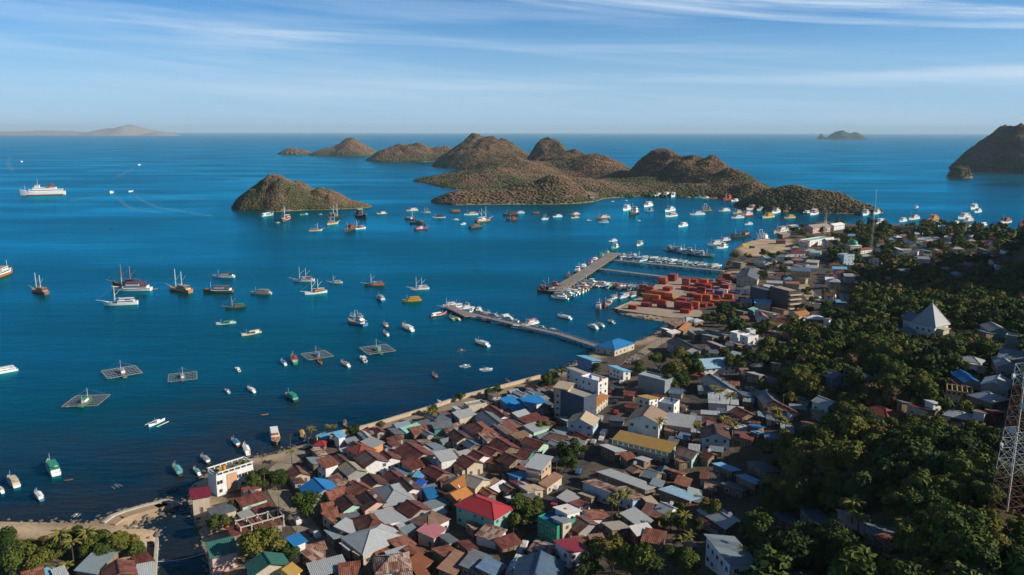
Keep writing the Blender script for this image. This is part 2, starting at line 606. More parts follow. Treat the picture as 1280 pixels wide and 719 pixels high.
sv = N(nt, 'ShaderNodeVectorMath', operation='MULTIPLY'); sv.inputs[1].default_value = (.6, 1.6, 1); L_(nt, ov, sv.inputs[0])
reef = noise(nt, ov, .022, 5, .6)
slick = noise(nt, sv.outputs[0], .0042, 4, .55)
gust = noise(nt, sv.outputs[0], .016, 4, .6)
reefm = math_(nt, 'MULTIPLY', ramp(nt, reef, [(.40, 0.0), (.58, 1.0)]), at.outputs['Fac'], clamp=True)
deep = mixc(nt, ramp(nt, gust, [(.35, 0.0), (.7, 1.0)]), (.0004, .043, .063), (.0005, .063, .088))
shc = mixc(nt, at.outputs['Fac'], deep, (.0024, .013, .022))
wc = mixc(nt, math_(nt, 'MULTIPLY', reefm, .85), shc, (.024, .021, .013))
nt.nodes.remove(b)
rr = N(nt, 'ShaderNodeMapRange', inp={1: .35, 2: .7, 3: .26, 4: .12}); L_(nt, slick, rr.inputs[0])
w1 = noise(nt, sv.outputs[0], .22, 4, .65)
w2 = noise(nt, sv.outputs[0], .035, 3, .6)
bs = N(nt, 'ShaderNodeMapRange', inp={1: .35, 2: .7, 3: .5, 4: .2}); L_(nt, slick, bs.inputs[0])
bmp = N(nt, 'ShaderNodeBump', inp={'Distance': 1.1}); L_(nt, bs.outputs[0], bmp.inputs['Strength'])
L_(nt, math_(nt, 'ADD', math_(nt, 'MULTIPLY', w1, .6), math_(nt, 'MULTIPLY', w2, 1.2)), bmp.inputs['Height'])
df = N(nt, 'ShaderNodeBsdfDiffuse'); L_(nt, wc, df.inputs['Color']); L_(nt, bmp.outputs[0], df.inputs['Normal'])
gl = N(nt, 'ShaderNodeBsdfGlossy', inp={'Color': (.035, .72, .97, 1)}); L_(nt, rr.outputs[0], gl.inputs['Roughness']); L_(nt, bmp.outputs[0], gl.inputs['Normal'])
fr = N(nt, 'ShaderNodeFresnel', inp={'IOR': 1.33}); L_(nt, bmp.outputs[0], fr.inputs['Normal'])
mxw = N(nt, 'ShaderNodeMixShader')
slf = N(nt, 'ShaderNodeMapRange', inp={1: .38, 2: .66, 3: .80, 4: 1.22}); L_(nt, slick, slf.inputs[0])
L_(nt, math_(nt, 'MULTIPLY', math_(nt, 'MINIMUM', fr.outputs[0], .54), slf.outputs[0]), mxw.inputs[0]); L_(nt, df.outputs[0], mxw.inputs[1]); L_(nt, gl.outputs[0], mxw.inputs[2])
L_(nt, mxw.outputs[0], nt.nodes['Material Output'].inputs['Surface'])
sea = put('sea', np_mesh('sea', V, F, [wm], {'shallow': shal.ravel()}))
struct(sea, label='blue green bay water reaching the horizon')

# ------------------------------------------------------------------ town ground
FOREST_PX = [(870, 1200), (905, 715), (940, 660), (960, 600), (940, 560), (985, 520), (950, 500), (925, 470), (935, 445), (900, 430), (930, 400), (985, 408), (1040, 395),
             (1075, 380), (1060, 345), (1020, 330), (1055, 300), (1062, 288), (1115, 286), (1190, 288.5), (1290, 295), (1500, 320), (1900, 1200)]
FPOLY = np.array([W(a, b, 8)[:2] for a, b in FOREST_PX])
FSD = poly_sd(FPOLY, XX, YY)
veg = sstep(-6, 10, FSD + (fbm(XX * .05, YY * .05, 3) - .5) * 30)
SANDP = [(917, 309), (927, 304), (940, 300), (990, 300), (990, 312), (965, 322), (930, 320)]
spoly = np.array([W(a, b, 1)[:2] for a, b in SANDP])
sand = np.clip(sstep(13, 5, SD + (fbm(XX * .09, YY * .09, 8) - .5) * 8), 0, 1) * (YY < 520)
sand = np.maximum(sand, sstep(-2, 3, poly_sd(spoly, XX, YY)))
wsd = poly_sd(POLYS[1], XX, YY)
sand = np.where((wsd > 0), np.clip(sstep(17, 10, SD), 0, 1), sand)
V = np.c_[XX.ravel(), YY.ravel(), HG.ravel()]
nxg = len(gx)
keep = (SD > -24)
kq = keep[:-1, :-1] & keep[1:, :-1] & keep[:-1, 1:] & keep[1:, 1:]
ii = (np.arange(len(gy) - 1)[:, None] * nxg + np.arange(nxg - 1)[None, :])
ii = ii[kq]
F = np.stack([ii, ii + 1, ii + 1 + nxg, ii + nxg], -1).reshape(-1, 4)
gm_, nt, b = new_mat('ground')
tcg = N(nt, 'ShaderNodeTexCoord'); ov = tcg.outputs['Object']
a1 = N(nt, 'ShaderNodeAttribute', attribute_name='veg'); a2 = N(nt, 'ShaderNodeAttribute', attribute_name='sand')
n1 = noise(nt, ov, .14, 6, .65); n2 = noise(nt, ov, .9, 5, .7)
dirt = mixc(nt, ramp(nt, n1, [(.35, 0.0), (.65, 1.0)]), (.125, .10, .075), (.075, .065, .055))
dirt = mixc(nt, ramp(nt, n2, [(.5, 0.0), (.75, .6)]), dirt, (.20, .17, .135))
gr = mixc(nt, ramp(nt, n1, [(.4, 0.0), (.6, 1.0)]), (.045, .05, .02), (.10, .085, .045))
sa = mixc(nt, ramp(nt, n1, [(.35, 0.0), (.65, 1.0)]), (.56, .43, .28), (.42, .315, .21))
sa = mixc(nt, ramp(nt, n2, [(.55, 0.0), (.7, .7)]), sa, (.20, .15, .11))
c = mixc(nt, a1.outputs['Fac'], dirt, gr)
c = mixc(nt, a2.outputs['Fac'], c, sa)
c = mixc(nt, ramp(nt, noise(nt, ov, .035, 3), [(.45, 0.0), (.65, .35)]), c, (.10, .08, .06))
L_(nt, c, b.inputs['Base Color'])
b.inputs['Roughness'].default_value = .95; b.inputs['Specular IOR Level'].default_value = .1
bb = N(nt, 'ShaderNodeBump', inp={'Strength': .6, 'Distance': .5}); L_(nt, n2, bb.inputs['Height']); L_(nt, bb.outputs[0], b.inputs['Normal'])
ground = put('ground', np_mesh('ground', V, F, [gm_], {'veg': veg.ravel(), 'sand': sand.ravel()}, True))
struct(ground, label='earth and beach sand under the harbour town')

# ------------------------------------------------------------------ islands
im, nt, b = new_mat('dry hillside')
tci = N(nt, 'ShaderNodeTexCoord'); ov = tci.outputs['Object']
ge = N(nt, 'ShaderNodeNewGeometry')
sp = N(nt, 'ShaderNodeSeparateXYZ'); L_(nt, ge.outputs['Position'], sp.inputs[0])
n1 = noise(nt, ov, .012, 6, .65); n2 = noise(nt, ov, .08, 5, .7)
c = mixc(nt, ramp(nt, n1, [(.38, 0.0), (.62, 1.0)]), (.225, .132, .076), (.145, .098, .06))
c = mixc(nt, ramp(nt, noise(nt, ov, .006, 4, .6), [(.52, 0.0), (.62, .65)]), c, (.085, .085, .036))
c = mixc(nt, ramp(nt, n2, [(.42, 0.0), (.6, .8)]), c, (.07, .065, .035))
shore = N(nt, 'ShaderNodeMapRange', inp={1: 1.0, 2: 4.5, 3: 1.0, 4: 0.0})
L_(nt, math_(nt, 'ADD', sp.outputs[2], math_(nt, 'MULTIPLY', n2, -3.0)), shore.inputs[0])
c = mixc(nt, math_(nt, 'MULTIPLY', shore.outputs[0], .7), c, (.25, .19, .13))
L_(nt, c, b.inputs['Base Color']); b.inputs['Roughness'].default_value = .95; b.inputs['Specular IOR Level'].default_value = .05
bb = N(nt, 'ShaderNodeBump', inp={'Strength': 1.0, 'Distance': 5.0}); L_(nt, n2, bb.inputs['Height']); L_(nt, bb.outputs[0], b.inputs['Normal'])


def tone_mat(name, stops, src):
    m, nt, b = new_mat(name)
    if src == 'attr':
        fac = N(nt, 'ShaderNodeAttribute', attribute_name='tone').outputs['Fac']
    else:
        cs_ = N(nt, 'ShaderNodeSeparateColor'); L_(nt, N(nt, 'ShaderNodeObjectInfo').outputs['Color'], cs_.inputs[0]); fac = cs_.outputs[0]
    tcx = N(nt, 'ShaderNodeTexCoord')
    n = noise(nt, tcx.outputs['Object'], .55, 3)
    f = math_(nt, 'ADD', fac, math_(nt, 'MULTIPLY', math_(nt, 'SUBTRACT', n, .5), .35), clamp=True)
    L_(nt, ramp(nt, f, stops), b.inputs['Base Color'])
    b.inputs['Roughness'].default_value = .7; b.inputs['Specular IOR Level'].default_value = .12
    return m


SCRUB = tone_mat('scrub leaves', [(0, (.035, .055, .02)), (.22, (.078, .088, .034)), (.42, (.135, .102, .062)), (.7, (.17, .108, .066)), (1, (.205, .122, .07))], 'attr')

_t = (1 + 5 ** .5) / 2
ICO_V = np.array([(-1, _t, 0), (1, _t, 0), (-1, -_t, 0), (1, -_t, 0), (0, -1, _t), (0, 1, _t), (0, -1, -_t), (0, 1, -_t), (_t, 0, -1), (_t, 0, 1), (-_t, 0, -1), (-_t, 0, 1)]) / math.sqrt(1 + _t * _t)
ICO_F = np.array([(0, 11, 5), (0, 5, 1), (0, 1, 7), (0, 7, 10), (0, 10, 11), (1, 5, 9), (5, 11, 4), (11, 10, 2), (10, 7, 6), (7, 1, 8), (3, 9, 4), (3, 4, 2), (3, 2, 6), (3, 6, 8), (3, 8, 9), (4, 9, 5), (2, 4, 11), (6, 2, 10), (8, 6, 7), (9, 8, 1)])


def clumps(name, P, rad, tone, mat, squash=.42):
    n = len(P)
    jit = 1 + nrg.uniform(-.3, .3, (n, 12, 1))
    ang = nrg.uniform(0, 6.28, n); ca, sa_ = np.cos(ang)[:, None], np.sin(ang)[:, None]
    base = ICO_V[None] * jit
    vx = base[:, :, 0] * ca - base[:, :, 1] * sa_; vy = base[:, :, 0] * sa_ + base[:, :, 1] * ca
    V = np.stack([vx, vy, base[:, :, 2] * squash], -1) * rad[:, None, None] + P[:, None, :]
    F = (ICO_F[None] + (np.arange(n) * 12)[:, None, None]).reshape(-1, 3)
    o = put(name, np_mesh(name, V.reshape(-1, 3), F, [mat], {'tone': np.repeat(tone, 12)}))
    return o


def pk(px, py, D, rx, ry, p=1.35, ox=0.0, oy=0.0):
    d = ray(px, py); hd = math.hypot(d.x, d.y)
    t = D / hd
    return (d.x * t + ox, d.y * t + oy, CAMH + d.z * t, rx, ry, p)


FARHAZE = im.copy()
for n_i in FARHAZE.node_tree.nodes:
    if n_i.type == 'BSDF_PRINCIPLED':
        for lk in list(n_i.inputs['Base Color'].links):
            FARHAZE.node_tree.links.remove(lk)
        n_i.inputs['Base Color'].default_value = (.27, .25, .26, 1)  # distance haze painted into the far mountain as a paler colour


FARD = FARHAZE.copy()
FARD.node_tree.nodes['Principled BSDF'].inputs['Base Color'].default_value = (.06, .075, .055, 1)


def island(name, label, peaks, step, nscrub, rs, seed, rough=.22, k=5.0, ns=.012, green=.25):
    x0 = min(p[0] - p[3] * 1.15 for p in peaks); x1 = max(p[0] + p[3] * 1.15 for p in peaks)
    y0 = min(p[1] - p[4] * 1.15 for p in peaks); y1 = max(p[1] + p[4] * 1.15 for p in peaks)
    ax = np.arange(x0, x1 + step, step); ay = np.arange(y0, y1 + step, step)
    X, Y = np.meshgrid(ax, ay)
    wx = X + (fbm(X * ns, Y * ns, seed) - .47) * .9 / ns * .35; wy = Y + (fbm(X * ns, Y * ns, seed + 9) - .47) * .9 / ns * .35
    hs = []
    for (cx, cy, hp, rx, ry, p) in peaks:
        q = np.sqrt(((wx - cx) / rx) ** 2 + ((wy - cy) / ry) ** 2)
        hs.append(hp * (1 - q ** p))
    hs = np.array(hs)
    mx = hs.max(0)
    Hh = mx + k * np.log(np.exp((hs - mx) / k).sum(0)) - k * .35
    gul = np.abs(fbm(X * ns * 1.6, Y * ns * 1.6, seed + 3) * 2 - .94)
    Hh = np.where(Hh > 0, Hh * (1 - rough * .5 + rough * 2 * gul), Hh)
    Hh = Hh + (fbm(X * ns * 6, Y * ns * 6, seed + 5) - .47) * np.clip(Hh, 0, 30) * .18
    Hh = np.clip(Hh, -6, None)
    nx = len(ax)
    ok = Hh > -5.5
    q = ok[:-1, :-1] | ok[1:, :-1] | ok[:-1, 1:] | ok[1:, 1:]
    ii = (np.arange(len(ay) - 1)[:, None] * nx + np.arange(nx - 1)[None, :])[q]
    F = np.stack([ii, ii + 1, ii + 1 + nx, ii + nx], -1).reshape(-1, 4)
    o = put(name, np_mesh(name, np.c_[X.ravel(), Y.ravel(), Hh.ravel()], F, [FARHAZE if name == 'far_mountain_hill' else FARD if name == 'far_islet_hill' else im], None, True))
    struct(o, label=label)
    if nscrub:
        px = nrg.uniform(x0, x1, nscrub * 4); py = nrg.uniform(y0, y1, nscrub * 4)
        fi = np.clip(((px - x0) / step).astype(int), 0, nx - 1); fj = np.clip(((py - y0) / step).astype(int), 0, len(ay) - 1)
        fi = np.clip(fi, 0, nx - 2); fj = np.clip(fj, 0, len(ay) - 2)
        ta = (px - x0) / step - fi; tb = (py - y0) / step - fj
        hz = (Hh[fj, fi] * (1 - ta) + Hh[fj, fi + 1] * ta) * (1 - tb) + (Hh[fj + 1, fi] * (1 - ta) + Hh[fj + 1, fi + 1] * ta) * tb
        dens = fbm(px * .02, py * .02, seed + 20)
        m = (hz > 1.2) & (nrg.uniform(0, 1, px.size) < np.clip((dens - .18) * 3.5, .45, 1))
        px, py, hz = px[m][:nscrub], py[m][:nscrub], hz[m][:nscrub]
        r = nrg.uniform(rs[0], rs[1], len(px)) * (1.25 - .4 * np.clip(hz / 80, 0, 1))
        t = np.clip(fbm(px * .012, py * .012, seed + 30) * 1.5 - .1 - green + nrg.normal(0, .16, len(px)) + .45 * np.clip(hz / 50, 0, 1) - .12, 0, 1)
        t = np.where(hz < 5, t * .55, t)
        s_ = clumps('hill_scrub', np.c_[px, py, hz + r * .25], r, t, SCRUB)
        struct(s_, 'stuff', 'dry scrub and bushes on ' + name.replace('_', ' '))
    return o


island('near_island_hill', 'small wooded island rising between the anchored boats',
       [pk(352, 223.5, 1335, 70, 80, 2.3), pk(395, 234, 1325, 65, 60, 1.7), pk(432, 249, 1315, 48, 40, 1.3), pk(318, 235, 1330, 33, 55, 1.6)], 4, 17000, (.7, 1.9), 40, .26, 3, .018, .06)
island('peninsula_hill', 'long dry brown peninsula of hills closing the bay',
       [pk(608, 170, 2900, 195, 330, 1.75), pk(640, 187, 2800, 170, 300, 1.6), pk(687, 169, 2500, 92, 180, 1.6), pk(712, 188, 2350, 150, 260, 1.6), pk(742, 194, 2250, 130, 260, 1.6), pk(775, 209, 2100, 120, 240, 1.5),
        pk(832, 185, 1950, 95, 200, 1.5), pk(858, 194, 1880, 100, 190, 1.7), pk(884, 200, 1820, 105, 190, 1.8), pk(912, 212, 1700, 85, 170, 1.6), pk(940, 229, 1560, 70, 120, 1.5),
        pk(985, 226, 1370, 92, 85, 1.4), pk(1030, 236, 1340, 70, 60, 1.4), pk(1062, 248, 1320, 42, 35, 1.4),
        pk(640, 196, 2200, 190, 330, 1.4), pk(690, 219, 1430, 70, 100, 1.4), pk(650, 226, 1430, 80, 95, 1.4), pk(600, 233, 1400, 75, 75, 1.3), pk(572, 243, 1370, 42, 45, 1.3),
        pk(570, 215, 1990, 90, 80, 1.4), pk(545, 222, 1960, 45, 55, 1.4), pk(620, 210, 1900, 170, 260, 1.4), pk(790, 222, 1780, 150, 170, 1.4),
        pk(715, 222, 1650, 130, 230, 1.4), pk(860, 228, 1600, 130, 75, 1.5)], 7, 100000, (1.2, 2.9), 60, .26, 8, .0085, .20)
island('back_island_hill', 'dry rounded island behind the peninsula',
       [pk(520, 177, 3420, 150, 190, 1.4), pk(498, 181, 3400, 120, 160, 1.4), pk(552, 183, 3420, 130, 170, 1.4), pk(478, 190, 3380, 70, 100)], 12, 14000, (1.8, 4), 81, .28, 5, .008, .15)
island('domed_island_hill', 'domed dry island with a low west tail',
       [pk(438, 173, 4270, 140, 200, 1.5), pk(415, 183, 4260, 110, 150), pk(400, 189, 4250, 60, 90), pk(463, 187, 4240, 60, 110)], 14, 10000, (1.8, 4), 92, .26, 5, .008, .1)
island('low_island_hill', 'low pale rocky islet at the end of the chain',
       [pk(366, 185, 4450, 85, 80, 1.6), pk(380, 188, 4450, 50, 60)], 14, 500, (3, 6), 97, .2, 4, .01, -.2)
island('headland_hill', 'steep conical headland by the open sea',
       [pk(1271, 157, 3020, 155, 250, 1.5), pk(1320, 170, 3050, 240, 260), pk(1242, 184, 2960, 58, 110, 1.4)], 10, 20000, (1.5, 3.6), 110, .24, 6, .008, .2)
island('rock_islet_hill', 'dark flat topped rock below the headland',
       [pk(1199, 206.5, 2470, 23, 30, 2.6), pk(1206, 208, 2470, 18, 26, 2.4)], 6, 250, (1.5, 3), 120, .15, 3, .02, .3)
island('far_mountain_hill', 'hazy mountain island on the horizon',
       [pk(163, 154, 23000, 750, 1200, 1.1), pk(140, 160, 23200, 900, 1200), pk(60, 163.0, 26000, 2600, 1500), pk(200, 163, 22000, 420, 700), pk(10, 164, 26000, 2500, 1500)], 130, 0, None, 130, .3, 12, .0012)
island('far_islet_hill', 'dark low islet on the horizon',
       [pk(1052, 161.8, 15000, 260, 400, 1.4), pk(1068, 164.5, 15000, 230, 350), pk(1026, 166.0, 15000, 60, 120)], 40, 0, None, 140, .25, 8, .003)

# mangroves round the inner cove of the peninsula
mp_ = [W(rng.uniform(722, 792), rng.uniform(237, 247), 0) for _ in range(700)] + [W(rng.uniform(548, 600), rng.uniform(249, 253), 0) for _ in range(120)] + [W(rng.uniform(800, 1060), rng.uniform(244, 247.5), 0) for _ in range(260)]
struct(clumps('mangrove_foliage', np.array([(p.x, p.y + 8, rng.uniform(.5, 3)) for p in mp_]), nrg.uniform(2.2, 5.2, len(mp_)), nrg.uniform(0, .22, len(mp_)), SCRUB, .9), 'stuff', 'green mangroves along the inner cove')

# ------------------------------------------------------------------ haze
hm = bpy.data.materials.new('haze air')
hm.use_nodes = True
nt = hm.node_tree
for n_i in list(nt.nodes):
    nt.nodes.remove(n_i)
out = N(nt, 'ShaderNodeOutputMaterial')
pv = N(nt, 'ShaderNodeVolumePrincipled')
pv.inputs['Color'].default_value = (.62, .86, 1.0, 1)
pv.inputs['Density'].default_value = 2.8e-5
pv.inputs['Anisotropy'].default_value = 0.0
L_(nt, pv.outputs[0], out.inputs['Volume'])
HZ = MB().box(0, 0, 0, 1, 1, 1)
hz = HZ.obj('haze', [hm])
hz.scale = (136000, 136000, 480)
hz.location = (0, 0, 240 - 7.5)
struct(hz, 'stuff', 'thin blue sea haze over the bay')
# ------------------------------------------------------------------ houses
WIN = MB().box(0, 0, 0, 1.25, .10, 1.3, 0).box(0, -.045, 0, 1.0, .06, 1.05, 1).box(0, -.07, 0, .06, .03, 1.05, 0).mesh('window', [FRAME, GLASS])
DOOR = MB().box(0, 0, 0, 1.1, .10, 2.15, 0).box(0, -.045, -.03, .9, .05, 2.0, 1).mesh('door', [FRAME, WOODD])
FOOT = []    # (x, y, radius) of every building, to keep trees and sheds out
RECTS = []   # (x, y, cos, sin, L/2, w/2)
SIZEW = {}


def roof_mesh(L, w, hw, shape, rise, o=.45):
    m = MB()
    W2 = w / 2 + o; L2 = L / 2 + o
    if shape == 'g':
        drop = rise * (o / (w / 2))
        m.extrude([(-W2, hw - drop), (0, hw + rise), (W2, hw - drop), (W2, hw - drop - .16), (0, hw + rise - .16), (-W2, hw - drop - .16)], -L2, L2)
        m.box(0, 0, hw + rise + .03, 2 * L2 + .1, .34, .09)
    elif shape == 'h':
        drop = rise * (o / (w / 2))
        r = max(L / 2 - w / 2, .15)
        e = hw - drop
        vs = [(-L2, -W2, e), (L2, -W2, e), (L2, W2, e), (-L2, W2, e), (-r, 0, hw + rise), (r, 0, hw + rise),
              (-L2, -W2, e - .18), (L2, -W2, e - .18), (L2, W2, e - .18), (-L2, W2, e - .18)]
        m.add(vs, [(0, 1, 5, 4), (1, 2, 5), (2, 3, 4, 5), (3, 0, 4), (0, 6, 7, 1), (1, 7, 8, 2), (2, 8, 9, 3), (3, 9, 6, 0), (6, 9, 8, 7)])
        for a, b in (((-r, 0), (-L2, -W2)), ((-r, 0), (-L2, W2)), ((r, 0), (L2, -W2)), ((r, 0), (L2, W2))):
            m.tube((a[0], a[1], hw + rise + .02), (b[0], b[1], e + .02), .1, n=4)
        m.box(0, 0, hw + rise + .02, 2 * r + .2, .28, .1)
    elif shape == 's':
        t = rise * (o / (w / 2))
        m.extrude([(-W2, hw + rise + t), (W2, hw - rise - t), (W2, hw - rise - t - .15), (-W2, hw + rise + t - .15)], -L2, L2)
    return m


def wall_mesh(L, w, hw, shape, rise):
    L2, W2 = L / 2, w / 2
    b = -2.5
    if shape == 'g':
        poly = [(-W2, b), (W2, b), (W2, hw - .16), (0, hw + rise - .18), (-W2, hw - .16)]
    elif shape == 's':
        poly = [(-W2, b), (W2, b), (W2, hw - rise - .16), (-W2, hw + rise - .16)]
    elif shape == 'f':
        poly = [(-W2, b), (W2, b), (W2, hw), (-W2, hw)]
    else:
        poly = [(-W2, b), (W2, b), (W2, hw - .1), (-W2, hw - .1)]
    return MB().extrude(poly, -L2, L2)


def openings(root, L, w, hw, ang, c, near, shape, rise):
    """windows and a door, each an object of its own under the house"""
    st = max(1, int(round(hw / 3.1)))
    sh = hw / st
    cam_dir = math.atan2(-c.y, -c.x)
    door_done = False
    faces = []
    for nrm, along, off, length in ((-math.pi / 2, 0, w / 2, L), (math.pi / 2, math.pi, w / 2, L), (0, math.pi / 2, L / 2, w), (math.pi, -math.pi / 2, L / 2, w)):
        facing = math.cos(ang + nrm - cam_dir)
        faces.append((facing, nrm, along, off, length))
    faces.sort(key=lambda f: -f[0])
    for fi, (facing, nrm, along, off, length) in enumerate(faces):
        if facing < -.35 or (not near and facing < .15):
            continue
        n = max(1, min(6, int(length / (2.6 if near else 3.4))))
        for s in range(st):
            top = (s + 1) * sh
            for i in range(n):
                t = (i + .5) / n * length - length / 2
                if shape == 's' and abs(nrm) == math.pi / 2 and s == st - 1 and hw - rise < top - .3 and nrm > 0:
                    continue
                is_door = (not door_done) and s == 0 and i == n // 2 and length >= 3
                z = 1.08 if is_door else s * sh + min(1.65, sh * .55)
                if z + .7 > hw - (rise if shape == 's' else 0) - .25 and not is_door:
                    z = hw - (rise if shape == 's' else 0) - .95
                if not is_door and rng.random() < .18:
                    continue
                ca, sa = math.cos(nrm), math.sin(nrm)
                x = ca * (off + .03) + math.cos(along) * t
                y = sa * (off + .03) + math.sin(along) * t
                put('door' if is_door else 'window', DOOR if is_door else WIN, root, (x, y, z), nrm + math.pi / 2)
                if is_door:
                    door_done = True


def add_foot(c, ang, L, w):
    FOOT.append((c.x, c.y, math.hypot(L, w) / 2))
    RECTS.append((c.x, c.y, math.cos(ang), math.sin(ang), L / 2, w / 2))


def in_rect(x, y, m=0.0):
    for cx, cy, ca, sa, l2, w2 in RECTS:
        dx, dy = x - cx, y - cy
        if abs(dx) > 40 or abs(dy) > 40:
            continue
        if abs(dx * ca + dy * sa) < l2 + m and abs(-dx * sa + dy * ca) < w2 + m:
            return True
    return False


SHAPEW = {'g': 'gabled', 'h': 'hipped', 's': 'sloping', 'f': 'flat'}


def house(x1, y1, x2, y2, w, shape, rc, wc, hw, land=None, fixed=None, cat='house', name=None, rise=None, at=None, win=True):
    if rise is None:
        rise = {'g': w / 2 * .42, 'h': w / 2 * .42, 's': w / 2 * .16, 'f': 0}[shape]
    if at is None:
        dz = hw + (rise if shape in 'gh' else 0)
        a = G(x1, y1, dz); b_ = G(x2, y2, dz)
        d = Vector((b_.x - a.x, b_.y - a.y, 0))
        L = max(d.length, 3.0 if shape != 'h' else .2)
        ang = math.atan2(d.y, d.x)
        c = (a + b_) / 2
        if shape == 'h':
            L = L + w * .78
        if shape == 'g':
            L = max(L * .97 - 1.0, 3)
        if shape == 's':
            L = max(L * .97 - 1.0, 2.5); w = max(w - .6, 2)
    else:
        c, ang, L = at
    gz = max(min(height(c.x + sx * L * .4, c.y + sy * L * .4) for sx, sy in ((0, 0), (1, 0), (-1, 0), (0, 1), (0, -1))), .6)
    # slope a lean-to roof towards the viewer's right, as the sheds in the photograph do
    if shape == 's':
        nx, ny = -math.sin(ang), math.cos(ang)
        if nx * .8 - ny * .6 < 0:
            ang += math.pi
    c = Vector((c.x, c.y, gz))
    px = proj((c.x, c.y, gz + hw))
    size = L * FPX / px[2]
    near = px[2] < 430
    nm = name or {'f': 'flat_roofed_house'}.get(shape, 'house')
    root = put(nm, None, None, c, ang)
    root.empty_display_size = .5
    o = .45 if hw < 5 else .6
    put('wall', wall_mesh(L, w, hw, shape, rise).mesh('wall', [wall_mat(wc)]), root)
    if shape == 'f':
        rm = MB().box(0, 0, hw + .06, L - .3, w - .3, .12)
        put('roof', rm.mesh('roof', [roof_mat(rc)]), root)
        pm = MB()
        for s in (-1, 1):
            pm.box(0, s * (w / 2 - .1), hw + .35, L + .1, .22, .72)
            pm.box(s * (L / 2 - .1), 0, hw + .35, .22, w - .35, .7)
        put('parapet', pm.mesh('parapet', [wall_mat(wc)]), root)
    else:
        put('roof', roof_mesh(L, w, hw, shape, rise, o).mesh('roof', [roof_mat(rc)]), root)
    if win and size > 9 and not (shape == 'f' and wc in ('slateblue', 'darkslate', 'darkbrown', 'sgrey')):
        openings(root, L, w, hw, ang, c, near, shape, rise)
    # lived-in extras: a lean-to shed on one side, a satellite dish
    if cat == 'house' and shape in 'gh' and near and hw < 5 and rng.random() < .6:
        sgn = rng.choice((-1, 1)); l2 = L * rng.uniform(.35, .75); x0 = rng.uniform(-.5, .5) * (L - l2); d2 = rng.uniform(1.6, 2.6); h2 = hw - rng.uniform(.5, .9)
        y0, y1 = sgn * (w / 2 + .02), sgn * (w / 2 + d2)
        b2 = put('lean_to', MB().box(x0, (y0 + y1) / 2, h2 / 2 - 1.3, l2, d2, h2 + 1.5).mesh('lean_to', [wall_mat(rng.choice(['wood', 'grey', 'cream']))]), root)
        pr = [(y0, h2 + .35), (y1 + sgn * .35, h2 - .25), (y1 + sgn * .35, h2 - .37), (y0, h2 + .22)]
        put('lean_to_roof', MB().extrude(pr if sgn < 0 else pr[::-1], x0 - l2 / 2 - .3, x0 + l2 / 2 + .3).mesh('lean_to_roof', [roof_mat(rng.choice(['rust', 'mottled', 'lgrey', 'slate', 'rustsand', 'maroon']))]), b2)
    if cat == 'house' and near and shape == 'g' and rng.random() < .25:
        xd = rng.uniform(-.35, .35) * L
        put('satellite_dish', MB().tube((xd, .1, hw + rise), (xd, .1, hw + rise + .9), .05, n=5).tube((xd, .1, hw + rise + .9), (xd + .25, -.15, hw + rise + 1.15), .15, .62, n=12).mesh('satellite_dish', [STEEL]), root)
    add_foot(c, ang, L, w)
    rw = ROOF[rc][3]; ww = WALL[wc][1]
    b0 = f"{'shed' if cat == 'shed' else 'building' if shape == 'f' or hw > 6 else 'house'} with {SHAPEW[shape]} {rw} roof"
    big = 'two-storey ' if hw >= 5.5 else ('long ' if L > 13 else ('small ' if L * w < 32 else ''))
    b1 = f"{big}{b0} and {ww} walls"
    reg(root, cat, [b0, f"{big}{b0}", b1], 'houses of the harbour town', land, fixed, hw, L * w)
    return root, c, ang, L, w


